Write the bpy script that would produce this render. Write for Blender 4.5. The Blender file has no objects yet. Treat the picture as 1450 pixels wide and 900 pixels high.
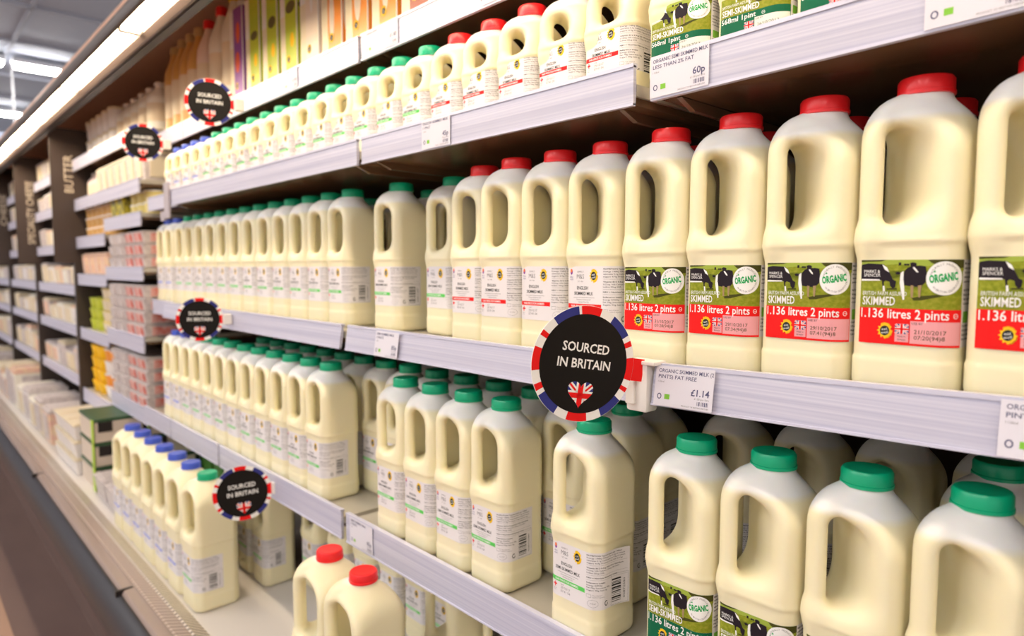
import bpy, bmesh, math, random
import numpy as np
from mathutils import Vector, Matrix

random.seed(7)
PI = math.pi
S = bpy.context.scene
C = S.collection

# ------------------------------------------------------------------ camera, world, light, exposure
F_PX = 953.0
PITCH = math.atan(72 / F_PX)
TH = math.atan(888 / (F_PX / math.cos(PITCH)))
fh = Vector((-math.cos(TH), math.sin(TH), 0)); rt = Vector((math.sin(TH), math.cos(TH), 0)); zz = Vector((0, 0, 1))
fw = fh * math.cos(PITCH) - zz * math.sin(PITCH); up = fh * math.sin(PITCH) + zz * math.cos(PITCH)
cam = bpy.data.cameras.new('camera'); camo = bpy.data.objects.new('camera', cam); C.objects.link(camo)
m = Matrix((rt, up, -fw)).transposed().to_4x4(); camo.matrix_world = m
cam.sensor_width = 36; cam.lens = F_PX / 1450 * 36; cam.clip_start = 0.01; cam.clip_end = 100
cam.dof.use_dof = True; cam.dof.focus_distance = 0.69; cam.dof.aperture_fstop = 4.5
S.camera = camo

S.view_settings.view_transform = 'Standard'; S.view_settings.look = 'None'
S.view_settings.gamma = 1; S.view_settings.use_curve_mapping = False
S.view_settings.exposure = 0.02
W = bpy.data.worlds.new('world'); S.world = W; W.use_nodes = True
W.node_tree.nodes['Background'].inputs[0].default_value = (1.0, 0.97, 0.95, 1)
W.node_tree.nodes['Background'].inputs[1].default_value = 0.72
CANOPY_POWER = 33.0      # emission of the canopy strips
SHOP_POWER = 50.0        # emission of the shop ceiling strips
FLOOR_Z = -1.08; CEIL_Z = 2.25   # heights are measured from the lens

# ------------------------------------------------------------------ materials
MATS = {}
def mat(name, col, rough=0.5, spec=0.5, emit=None, estr=0.0, sss=0.0, metal=0.0, noise=None, bump=0.0):
    if name in MATS: return MATS[name]
    mt = bpy.data.materials.new(name); mt.use_nodes = True
    nt = mt.node_tree; b = nt.nodes['Principled BSDF']
    b.inputs['Base Color'].default_value = (*col, 1); b.inputs['Roughness'].default_value = rough
    b.inputs['Specular IOR Level'].default_value = spec; b.inputs['Metallic'].default_value = metal
    if emit: b.inputs['Emission Color'].default_value = (*emit, 1); b.inputs['Emission Strength'].default_value = estr
    if sss:
        b.inputs['Subsurface Weight'].default_value = sss
        b.inputs['Subsurface Radius'].default_value = (0.02, 0.015, 0.008); b.inputs['Subsurface Scale'].default_value = 1.0
    if noise:   # (scale xyz, second colour)
        sc, c2 = noise
        tc = nt.nodes.new('ShaderNodeTexCoord'); mp = nt.nodes.new('ShaderNodeMapping'); mp.inputs['Scale'].default_value = sc
        nz = nt.nodes.new('ShaderNodeTexNoise'); nz.inputs['Scale'].default_value = 1; nz.inputs['Detail'].default_value = 4
        mx = nt.nodes.new('ShaderNodeMix'); mx.data_type = 'RGBA'
        rp = nt.nodes.new('ShaderNodeValToRGB'); rp.color_ramp.elements[0].position = .35; rp.color_ramp.elements[1].position = .65
        nt.links.new(tc.outputs['Object'], mp.inputs['Vector']); nt.links.new(mp.outputs[0], nz.inputs['Vector'])
        nt.links.new(nz.outputs['Fac'], rp.inputs[0]); nt.links.new(rp.outputs[0], mx.inputs[0])
        mx.inputs[6].default_value = (*col, 1); mx.inputs[7].default_value = (*c2, 1)
        nt.links.new(mx.outputs[2], b.inputs['Base Color'])
        if bump:
            bp = nt.nodes.new('ShaderNodeBump'); bp.inputs['Strength'].default_value = bump; bp.inputs['Distance'].default_value = .002
            nt.links.new(nz.outputs['Fac'], bp.inputs['Height']); nt.links.new(bp.outputs[0], b.inputs['Normal'])
    MATS[name] = mt; return mt

def milk_mat(name, level):
    """translucent white plastic: cream where milk stands behind it, greyer above the fill line"""
    mt = bpy.data.materials.new(name); mt.use_nodes = True
    nt = mt.node_tree; b = nt.nodes['Principled BSDF']
    tc = nt.nodes.new('ShaderNodeTexCoord'); sx = nt.nodes.new('ShaderNodeSeparateXYZ')
    mr = nt.nodes.new('ShaderNodeMapRange'); mr.inputs[1].default_value = level - .003; mr.inputs[2].default_value = level + .003
    mx = nt.nodes.new('ShaderNodeMix'); mx.data_type = 'RGBA'
    mx.inputs[6].default_value = (.86, .79, .54, 1); mx.inputs[7].default_value = (.86, .845, .80, 1)
    nt.links.new(tc.outputs['Object'], sx.inputs[0]); nt.links.new(sx.outputs[2], mr.inputs[0])
    nt.links.new(mr.outputs[0], mx.inputs[0]); nt.links.new(mx.outputs[2], b.inputs['Base Color'])
    b.inputs['Roughness'].default_value = .36; b.inputs['Specular IOR Level'].default_value = .4
    b.inputs['Subsurface Weight'].default_value = .2
    b.inputs['Subsurface Radius'].default_value = (.016, .013, .007); b.inputs['Subsurface Scale'].default_value = 1
    return mt

RAIL = mat('rail_plastic', (.44, .44, .58), .34, .4, noise=((1.5, 1, 420), (.58, .575, .68)))
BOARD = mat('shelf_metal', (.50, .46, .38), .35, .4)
UNDER = mat('underside_shade_brown', (.17, .095, .05), .22, .5)  # dark brown puts the unlit shade under the shelves into the colour
DARK = mat('case_interior', (.060, .036, .024), .5, .4)
BROWN = mat('canopy_lining', (.74, .45, .31), .45, .4)
CANOPY = mat('canopy_metal', (.085, .064, .056), .45, .35)
BLACKT = mat('black_trim', (.018, .013, .012), .45, .4)
TICKET = mat('ticket_paper', (.70, .685, .76), .5, .2)
INK = mat('ink_navy', (.10, .10, .19), .6, .1)
INKB = mat('ink_black', (.03, .03, .03), .6, .1)
INKG = mat('ink_grey', (.20, .19, .20), .6, .1)
WHITE = mat('paper_white', (.78, .745, .755), .55, .15)
PWHITE = mat('print_white', (.88, .87, .85), .55, .15)
RED = mat('print_red', (.80, .012, .012), .55, .15)
PINK = mat('print_pink', (.80, .36, .38), .55, .15)
GREEN = mat('print_green', (.12, .62, .12), .55, .15)
DGREEN = mat('print_dark_green', (.005, .12, .055), .55, .15)
OGREEN = mat('print_organic_green', (.01, .36, .09), .55, .15)
LEAF = mat('print_leaf_green', (.22, .52, .06), .55, .15)
BLUE = mat('print_blue', (.035, .04, .22), .55, .15)
BBLUE = mat('print_band_blue', (.15, .22, .75), .55, .15)
YEL = mat('print_yellow', (.92, .58, .02), .55, .15)
ORNG = mat('print_orange', (.90, .22, .06), .55, .15)
PURP = mat('print_purple', (.25, .05, .35), .55, .15)
FIELD = mat('print_field', (.19, .235, .012), .55, .15, noise=((260, 260, 330), (.31, .34, .03)))
FIELDD = mat('print_field_dark', (.20, .24, .012), .55, .15, noise=((300, 300, 400), (.31, .31, .03)))
HILL = mat('print_hill', (.33, .42, .06), .55, .15)
COW = mat('print_cow_black', (.018, .012, .018), .55, .15)
COWS = mat('print_cow_shadow', (.06, .06, .01), .55, .15)
COWT = mat('print_cow_tan', (.36, .25, .12), .55, .15)
CAPR = mat('cap_red', (.86, .016, .02), .32, .5)
CAPG = mat('cap_green', (.0, .42, .20), .32, .5)
CAPB = mat('cap_blue', (.05, .10, .58), .32, .5)
SIGNK = mat('sign_black', (.010, .008, .007), .5, .15)
CLIPW = mat('clip_plastic', (.82, .78, .74), .35, .5)

# ------------------------------------------------------------------ object helpers
def link(o, parent=None):
    C.objects.link(o)
    if parent: o.parent = parent
    return o
def tag(o, label=None, cat=None, group=None, kind=None):
    if label: o['label'] = label
    if cat: o['category'] = cat
    if group: o['group'] = group
    if kind: o['kind'] = kind
    return o
def thing(name, label, cat, loc=(0, 0, 0), rz=0, group=None):
    o = bpy.data.objects.new(name, None); o.empty_display_size = .02; link(o)
    o.location = loc; o.rotation_euler = (0, 0, rz)
    return tag(o, label, cat, group)
def obj(name, me, parent=None, mats=None, loc=None):
    if mats is not None:
        me.materials.clear()
        for x in (mats if isinstance(mats, (list, tuple)) else [mats]): me.materials.append(x)
    o = bpy.data.objects.new(name, me); link(o, parent)
    if loc: o.location = loc
    return o
def mesh_from(verts, faces, name='mesh', mi=None, smooth=False):
    me = bpy.data.meshes.new(name); me.from_pydata([tuple(v) for v in verts], [], faces)
    if mi is not None: me.polygons.foreach_set('material_index', mi)
    if smooth: me.polygons.foreach_set('use_smooth', [True] * len(me.polygons))
    me.update(); return me
class MB:
    """collects solids into one mesh"""
    def __init__(s): s.v = []; s.f = []; s.m = []
    def add(s, vs, fs, mi=0):
        b = len(s.v); s.v += [tuple(v) for v in vs]; s.f += [tuple(i + b for i in f) for f in fs]; s.m += [mi] * len(fs)
    def box(s, x0, x1, y0, y1, z0, z1, mi=0):
        s.add([(x0,y0,z0),(x1,y0,z0),(x1,y1,z0),(x0,y1,z0),(x0,y0,z1),(x1,y0,z1),(x1,y1,z1),(x0,y1,z1)],
              [(0,3,2,1),(4,5,6,7),(0,1,5,4),(1,2,6,5),(2,3,7,6),(3,0,4,7)], mi)
    def extrude_x(s, prof, x0, x1, mi=0, dz0=0, dz1=0):
        """closed profile of (y,z), counter-clockwise seen from +X"""
        n = len(prof)
        vs = [(x0, y, z + dz0) for y, z in prof] + [(x1, y, z + dz1) for y, z in prof]
        fs = [(i, (i + 1) % n, n + (i + 1) % n, n + i) for i in range(n)]
        fs = [tuple(reversed(f)) for f in fs] + [tuple(range(n)), tuple(reversed(range(n, 2 * n)))]
        s.add(vs, fs, mi)
    def lathe(s, prof, n=32, c=(0, 0, 0), mi=0, ridge=None):
        vs = []
        for k, (r, z) in enumerate(prof):
            for i in range(n):
                a = 2 * PI * i / n; rr = r
                if ridge and ridge[0] <= k <= ridge[1] and i % 2: rr = r - ridge[2]
                vs.append((c[0] + rr * math.cos(a), c[1] + rr * math.sin(a), c[2] + z))
        fs = []
        for k in range(len(prof) - 1):
            for i in range(n):
                j = (i + 1) % n
                fs.append((k * n + i, k * n + j, (k + 1) * n + j, (k + 1) * n + i))
        fs.append(tuple(reversed(range(n)))); fs.append(tuple(range((len(prof) - 1) * n, len(prof) * n)))
        s.add(vs, fs, mi)
    def mesh(s, name='mesh', smooth=False, bevel=0.0, seg=2):
        me = mesh_from(s.v, s.f, name, s.m)
        bm = bmesh.new(); bm.from_mesh(me)
        bmesh.ops.recalc_face_normals(bm, faces=bm.faces)
        if bevel:
            es = [e for e in bm.edges if len(e.link_faces) == 2 and e.calc_face_angle(0) > .6]
            bmesh.ops.bevel(bm, geom=es, offset=bevel, segments=seg, affect='EDGES', profile=.5)
        bm.to_mesh(me); bm.free()
        if smooth:
            me.polygons.foreach_set('use_smooth', [True] * len(me.polygons))
            me.set_sharp_from_angle(angle=math.radians(38))
        me.update(); return me
ORD = ['first', 'second', 'third', 'fourth', 'fifth', 'sixth', 'seventh', 'eighth', 'ninth', 'tenth', 'eleventh', 'twelfth', 'thirteenth', 'fourteenth', 'fifteenth', 'sixteenth', 'seventeenth', 'eighteenth', 'nineteenth', 'twentieth']

# ------------------------------------------------------------------ text and flat printed artwork
TXT = {}
def text_mesh(s, bold=0.0):
    """triangulated outline of a string: verts with cap height 1, starting at x=0"""
    if (s, bold) in TXT: return TXT[s, bold]
    cu = bpy.data.curves.new('t', 'FONT'); cu.body = s; cu.size = 1; cu.resolution_u = 2; cu.offset = bold
    o = bpy.data.objects.new('t', cu); C.objects.link(o)
    dg = bpy.context.evaluated_depsgraph_get(); dg.update()
    me = bpy.data.meshes.new_from_object(o.evaluated_get(dg))
    bm = bmesh.new(); bm.from_mesh(me); bmesh.ops.triangulate(bm, faces=bm.faces)
    bm.verts.index_update()
    vs = np.array([(v.co.x, v.co.y) for v in bm.verts]) if len(bm.verts) else np.zeros((0, 2))
    fs = [tuple(v.index for v in f.verts) for f in bm.faces]; bm.free()
    bpy.data.objects.remove(o); bpy.data.curves.remove(cu); bpy.data.meshes.remove(me)
    if len(vs): vs[:, 0] -= vs[:, 0].min(); vs /= .69
    TXT[s, bold] = (vs, fs); return TXT[s, bold]
class Art:
    """printed artwork in (s, t); build() maps it on a surface, each layer a hair above the one below"""
    def __init__(s, step=None): s.v = []; s.f = []; s.m = []; s.mats = []; s.step = step
    def mi(s, mt):
        if mt not in s.mats: s.mats.append(mt)
        return s.mats.index(mt)
    def raw(s, vs, fs, mt, L):
        b = len(s.v); s.v += [(x, y, L) for x, y in vs]; s.f += [tuple(i + b for i in f) for f in fs]; s.m += [s.mi(mt)] * len(fs)
    def poly(s, pts, mt, L=1):
        bm = bmesh.new()
        bm.faces.new([bm.verts.new((x, y, 0)) for x, y in pts])
        bmesh.ops.triangulate(bm, faces=bm.faces)
        if s.step:
            for _ in range(7):
                es = [e for e in bm.edges if abs(e.verts[0].co.x - e.verts[1].co.x) > s.step]
                if not es: break
                bmesh.ops.subdivide_edges(bm, edges=es, cuts=1); bmesh.ops.triangulate(bm, faces=bm.faces)
        bm.verts.index_update()
        s.raw([(v.co.x, v.co.y) for v in bm.verts], [tuple(v.index for v in f.verts) for f in bm.faces], mt, L); bm.free()
    def rect(s, x0, y0, x1, y1, mt, L=1):
        n = max(1, math.ceil((x1 - x0) / s.step)) if s.step else 1
        vs = []; fs = []
        for i in range(n + 1):
            x = x0 + (x1 - x0) * i / n; vs += [(x, y0), (x, y1)]
        for i in range(n): fs.append((2 * i, 2 * i + 2, 2 * i + 3, 2 * i + 1))
        s.raw(vs, fs, mt, L)
    def frame(s, x0, y0, x1, y1, w, mt, L=1):
        s.rect(x0, y0, x1, y0 + w, mt, L); s.rect(x0, y1 - w, x1, y1, mt, L); s.rect(x0, y0 + w, x0 + w, y1 - w, mt, L); s.rect(x1 - w, y0 + w, x1, y1 - w, mt, L)
    def ell(s, cx, cy, rx, ry, mt, L=1, n=28):
        s.poly([(cx + rx * math.cos(2 * PI * i / n), cy + ry * math.sin(2 * PI * i / n)) for i in range(n)], mt, L)
    def ring(s, cx, cy, rx, ry, w, mt, L=1, n=28):
        vs = []
        for i in range(n):
            a = 2 * PI * i / n
            vs += [(cx + rx * math.cos(a), cy + ry * math.sin(a)), (cx + (rx - w) * math.cos(a), cy + (ry - w) * math.sin(a))]
        s.raw(vs, [(2 * i, 2 * ((i + 1) % n), 2 * ((i + 1) % n) + 1, 2 * i + 1) for i in range(n)], mt, L)
    def text(s, st, x, y, h, mt, L=2, w=None, align='l', rot=0.0, shear=0.0, bold=0.0):
        vs, fs = text_mesh(st, bold)
        if not len(vs): return
        v = vs * h; tw = v[:, 0].max()
        if w: v[:, 0] *= w / tw; tw = w
        v[:, 0] += v[:, 1] * shear
        if align == 'c': v[:, 0] -= tw / 2
        if align == 'r': v[:, 0] -= tw
        if rot:
            c, sn = math.cos(rot), math.sin(rot); v = np.stack([v[:, 0] * c - v[:, 1] * sn, v[:, 0] * sn + v[:, 1] * c], 1)
        s.raw([(x + a, y + b) for a, b in v], fs, mt, L)
    def arc_text(s, st, cx, cy, r, h, mt, L, a0, a1, top=True):
        n = len(st)
        for i, ch in enumerate(st):
            a = a0 + (a1 - a0) * i / max(1, n - 1)
            if ch == ' ': continue
            s.text(ch, cx + r * math.cos(a), cy + r * math.sin(a), h, mt, L, align='c', rot=a - PI / 2 if top else a + PI / 2)
    def barcode(s, x0, y0, x1, y1, mt, L, horiz=False, n=26, seed=3):
        r = random.Random(seed); k = y0 if horiz else x0; end = y1 if horiz else x1; u = (end - k) / n / 2.1
        while k < end - 2 * u:
            w = u * r.choice((.7, 1, 1.7, 2.4)); w = min(w, end - k)
            if horiz: s.rect(x0, k, x1, k + w, mt, L)
            else: s.rect(k, y0, k + w, y1, mt, L)
            k += w + u * r.choice((.8, 1.1, 1.9))
    def sun(s, cx, cy, r, L=2, sx=1):
        n = 12; pts = []
        for i in range(2 * n):
            a = PI * i / n; q = r if i % 2 == 0 else r * .72
            pts.append((cx + q * math.cos(a) * sx, cy + q * math.sin(a)))
        s.poly(pts, YEL, L); s.ell(cx, cy, r * .60 * sx, r * .60, INKB, L + 1, 20)
        s.text('eat', cx, cy + r * .06, r * .30, PWHITE, L + 2, w=r * .72 * sx, align='c', rot=.12); s.text('well', cx, cy - r * .36, r * .30, PWHITE, L + 2, w=r * .88 * sx, align='c', rot=.12)
    def jack(s, x0, y0, x1, y1, L=2, clip=None):
        """union flag, optionally clipped to an outline"""
        cx, cy, w, h = (x0 + x1) / 2, (y0 + y1) / 2, x1 - x0, y1 - y0
        base = clip or [(x0, y0), (x1, y0), (x1, y1), (x0, y1)]
        def put(conv, mt, l):
            p = clip_poly(base, conv)
            if len(p) > 2: s.poly(p, mt, l)
        put(base if not clip else [(x0, y0), (x1, y0), (x1, y1), (x0, y1)], BLUE, L)
        def bar(ax, ay, bx, by, t):
            dx, dy = bx - ax, by - ay; q = math.hypot(dx, dy); nx, ny = -dy / q * t, dx / q * t
            return [(ax - nx, ay - ny), (bx - nx, by - ny), (bx + nx, by + ny), (ax + nx, ay + ny)]
        for (a, b, c, d) in ((x0, y0, x1, y1), (x0, y1, x1, y0)):
            put(bar(a, b, c, d, h * .10), PWHITE, L + 1); put(bar(a, b, c, d, h * .035), RED, L + 2)
        put([(cx - w * .16, y0), (cx + w * .16, y0), (cx + w * .16, y1), (cx - w * .16, y1)], PWHITE, L + 3)
        put([(x0, cy - h * .16), (x1, cy - h * .16), (x1, cy + h * .16), (x0, cy + h * .16)], PWHITE, L + 3)
        put([(cx - w * .09, y0), (cx + w * .09, y0), (cx + w * .09, y1), (cx - w * .09, y1)], RED, L + 4)
        put([(x0, cy - h * .09), (x1, cy - h * .09), (x1, cy + h * .09), (x0, cy + h * .09)], RED, L + 4)
    def build(s, fmap, name='art', lift=.0001):
        me = mesh_from([fmap(x, y, L * lift) for x, y, L in s.v], s.f, name, s.m)
        for mt in s.mats: me.materials.append(mt)
        return me
def clip_poly(sub, conv):
    ar = sum(conv[i][0] * conv[(i + 1) % len(conv)][1] - conv[(i + 1) % len(conv)][0] * conv[i][1] for i in range(len(conv)))
    if ar < 0: conv = list(reversed(conv))
    out = list(sub)
    for i in range(len(conv)):
        a, b = conv[i], conv[(i + 1) % len(conv)]; inp = out; out = []
        side = lambda p: (b[0] - a[0]) * (p[1] - a[1]) - (b[1] - a[1]) * (p[0] - a[0])
        for k in range(len(inp)):
            p, q = inp[k - 1], inp[k]; sp, sq = side(p), side(q)
            if (sp >= 0) != (sq >= 0):
                t = sp / (sp - sq); out.append((p[0] + t * (q[0] - p[0]), p[1] + t * (q[1] - p[1])))
            if sq >= 0: out.append(q)
        if not out: return []
    res = []
    for p in out:
        if not res or math.hypot(p[0] - res[-1][0], p[1] - res[-1][1]) > 1e-7: res.append(p)
    if len(res) > 1 and math.hypot(res[0][0] - res[-1][0], res[0][1] - res[-1][1]) < 1e-7: res.pop()
    return res
def plane_map(O, ex, ez, n):
    O, ex, ez, n = Vector(O), Vector(ex), Vector(ez), Vector(n)
    return lambda x, y, d: O + ex * x + ez * y + n * d

# ------------------------------------------------------------------ milk bottles (rounded solids meshed from a distance field)
def smax(a, b, k):
    h = np.clip(.5 - .5 * (a - b) / k, 0, 1); return a * (1 - h) + b * h + k * h * (1 - h)
def smin(a, b, k): return -smax(-a, -b, k)
class Shape:
    def __init__(s, a, h, slot, neck=.0190, ledge_in=.010, slope=.95, grip=1.0):
        s.a, s.h, s.slot, s.neck, s.li, s.slope, s.grip = a, h, slot, neck, ledge_in, slope, grip
        s.zn = h - .0175                    # base of the neck
        s.b = a * 1.22                     # distance of the cut corners
        s.seam = slot[0] - (.0125 if h > .2 else .0070)
    def sdf(s, x, y, z):
        a = s.a; q = a / .041
        lab = np.clip((s.seam - .002 - z) / .002, 0, 1) * np.clip((z - .028 * q) / .002, 0, 1)
        ridge = np.exp(-((z - s.seam) / .0022) ** 2) * .0006
        aa = a - .0009 * lab + ridge
        bx = smax(np.abs(x) - aa, np.abs(y) - aa, .004)
        u = -(x + y) * .70710678; v = (x - y) * .70710678
        dg = np.maximum(np.abs(u), np.abs(v)) - (s.b - .0009 * lab + ridge)
        d = smax(bx, dg, .0045)
        rad = np.sqrt(x * x + y * y)
        cone = (rad - s.neck - (s.zn - z) * s.slope) / math.hypot(1, s.slope)
        d = smax(d, cone, .012 * q)
        d = smax(d, z - s.zn - .004, .003); d = smax(d, -z, .010)
        # the slot behind the handle takes the whole corner away
        z0, z1 = s.slot; uc = s.li; zc = (z0 + z1) / 2; hz = (z1 - z0) / 2
        du = uc - u; dz = np.abs(z - zc) - hz
        cut = smax(du, dz, .026 * q if s.h > .2 else .014)
        d = smax(d, -cut, .012 * q)
        # handle: a tube up the corner that bends over into the shoulder
        ru, rv = .0080 * q * s.grip, .0118 * q * s.grip
        pu = s.b - ru - .0004; zt = z1 - .012 * q; ue, we = s.neck - .002, s.zn - .004 * q
        bend = [(pu + (ue - pu) * (1 - math.cos(b)), zt + (we - zt) * math.sin(b)) for b in np.linspace(0, PI / 2 * .98, 9)]
        pts = [(pu, z0 - .016 * q)] + bend
        hd = None
        for (u0, w0), (u1, w1) in zip(pts[:-1], pts[1:]):
            ex, ez = u1 - u0, w1 - w0; t = np.clip(((u - u0) * ex + (z - w0) * ez) / (ex * ex + ez * ez), 0, 1)
            du2 = (u - u0 - t * ex) ** 2 + (z - w0 - t * ez) ** 2
            dd = (np.sqrt(du2 / ru ** 2 + v * v / rv ** 2 + 1e-9) - 1) * ru
            hd = dd if hd is None else np.minimum(hd, dd)
        d = smin(d, hd, .009 * q)
        d = smin(d, np.maximum(rad - s.neck, np.abs(z - (s.zn + .003)) - .009), .004)
        return d
    def mesh(s, res=.0021):
        A = s.a * 1.12 + .004
        xs = np.arange(-A, A + res, res); zs = np.arange(-.006, s.h, res)
        X, Y, Z = np.meshgrid(xs, xs, zs, indexing='ij')
        V = s.sdf(X, Y, Z); n0, n1, n2 = V.shape
        I = (V < 0)
        cn = [(i, j, k) for i in (0, 1) for j in (0, 1) for k in (0, 1)]
        sub = lambda A_, c: A_[c[0]:n0 - 1 + c[0], c[1]:n1 - 1 + c[1], c[2]:n2 - 1 + c[2]]
        acc = np.zeros((n0 - 1, n1 - 1, n2 - 1, 3)); cnt = np.zeros((n0 - 1, n1 - 1, n2 - 1))
        for a in range(8):
            for ax in range(3):
                c = cn[a]
                if c[ax]: continue
                e = list(c); e[ax] = 1; va, vb = sub(V, c), sub(V, e)
                mk = (va < 0) != (vb < 0); t = np.where(mk, va / np.where(mk, va - vb, 1), 0)
                for q in range(3): acc[..., q] += np.where(mk, c[q] + (t if q == ax else 0), 0)
                cnt += mk
        act = cnt > 0; idx = -np.ones(act.shape, int); idx[act] = np.arange(act.sum())
        ii = np.argwhere(act); P = (ii + acc[act] / cnt[act][:, None]) * res + np.array([xs[0], xs[0], zs[0]])
        for _ in range(2):
            e = 4e-4; d = s.sdf(P[:, 0], P[:, 1], P[:, 2])
            g = np.stack([s.sdf(P[:, 0] + (e if k == 0 else 0), P[:, 1] + (e if k == 1 else 0), P[:, 2] + (e if k == 2 else 0)) - d for k in range(3)], 1) / e
            P -= np.clip(d / np.maximum((g * g).sum(1), .2), -.001, .001)[:, None] * g
        faces = []
        for ax in range(3):
            b, c = [(1, 2), (2, 0), (0, 1)][ax]
            sl = [slice(None)] * 3; s2 = [slice(None)] * 3
            sl[ax] = slice(0, -1); s2[ax] = slice(1, None)
            ch = I[tuple(sl)] != I[tuple(s2)]
            pos = np.argwhere(ch); pos = pos[(pos[:, b] > 0) & (pos[:, c] > 0) & (pos[:, b] < V.shape[b] - 1) & (pos[:, c] < V.shape[c] - 1)]
            db = np.zeros(3, int); db[b] = 1; dc = np.zeros(3, int); dc[c] = 1
            q = [idx[tuple((pos - o).T)] for o in (0 * db, db, db + dc, dc)]
            ins = I[tuple(pos.T)]
            Q = np.stack(q, 1); Q[~ins] = Q[~ins][:, ::-1]; faces.append(Q)
        Fc = np.concatenate(faces)
        me = mesh_from(P.tolist(), [tuple(int(i) for i in f) for f in Fc], 'bottle_body', smooth=True)
        bm = bmesh.new(); bm.from_mesh(me); bmesh.ops.recalc_face_normals(bm, faces=bm.faces); bm.to_mesh(me); bm.free()
        return me
    def wrap(s, zmid, off=.00035):
        """perimeter of the bottle at label height, s = 0 at the left edge of the front flat"""
        A = np.linspace(-PI * 1.25, PI * .75, 1441)
        r = np.full(A.shape, .01)
        for _ in range(60):
            r += .8 * -s.sdf(r * np.cos(A), r * np.sin(A), np.full(A.shape, zmid))
        P = np.stack([(r + off) * np.cos(A), (r + off) * np.sin(A)], 1)
        L = np.concatenate([[0], np.cumsum(np.hypot(*np.diff(P, axis=0).T))])
        flat = s.b * math.sqrt(2) - s.a
        i0 = np.argmin(np.hypot(P[:, 0] + flat, P[:, 1] + s.a)); L -= L[i0]
        T = np.gradient(P, axis=0); T /= np.hypot(T[:, 0], T[:, 1])[:, None]; N = np.stack([T[:, 1], -T[:, 0]], 1)
        def f(x, d):
            px, py = np.interp(x, L, P[:, 0]), np.interp(x, L, P[:, 1]); nx, ny = np.interp(x, L, N[:, 0]), np.interp(x, L, N[:, 1])
            return px + nx * d, py + ny * d
        return f
    def label_map(s, z0, sx, sz, peel=None, s0=-.003, comp=.83):
        f = s.wrap(z0 + .5 * .067 * sz)
        def g(x, t, d):
            x = (s0 + (x + .0168) * comp) * sx
            if peel and x > peel:
                px, py = f(peel, d); qx, qy = f(peel - .001, d); ux, uy = (px - qx) / .001, (py - qy) / .001
                e = x - peel; k = 9 * e * e
                return Vector((px + ux * e + uy * k, py + uy * e - ux * k, z0 + t * sz))
            px, py = f(x, d); return Vector((px, py, z0 + t * sz))
        return g

def cap_mesh(r, h):
    mb = MB()
    mb.lathe([(r * .93, 0), (r, .0004), (r, h * .20), (r * .955, h * .23), (r * .97, h * .30), (r * .97, h * .82), (r * .90, h * .97), (r * .80, h), (r * .74, h * .985), (r * .2, h * .985)], n=72, ridge=(4, 5, r * .022))
    return mb.mesh('cap', smooth=True)
BAND = {'red': (RED, 'SKIMMED MILK'), 'green': (GREEN, 'SEMI-SKIMMED MILK'), 'blue': (BBLUE, 'WHOLE MILK')}
NUTR = ['NUTRITION Typical values per 100ml', 'Energy 148kJ 35kcal Fat 0.1g of which', 'saturates 0.1g Carbohydrate 4.9g of which', 'sugars 4.9g Protein 3.5g Salt 0.11g', '', 'Vitamin B12 0.9ug 36% NRV Riboflavin', '0.23mg 16% Calcium 125mg 16% NRV', 'Iodine 30ug 20%', '', 'NRV = Nutrient Reference Value', '', 'Reference intake', 'Energy 8400kJ', 'Fat 70g Saturates 20g', 'Sugars 90g Salt 6g']
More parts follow.
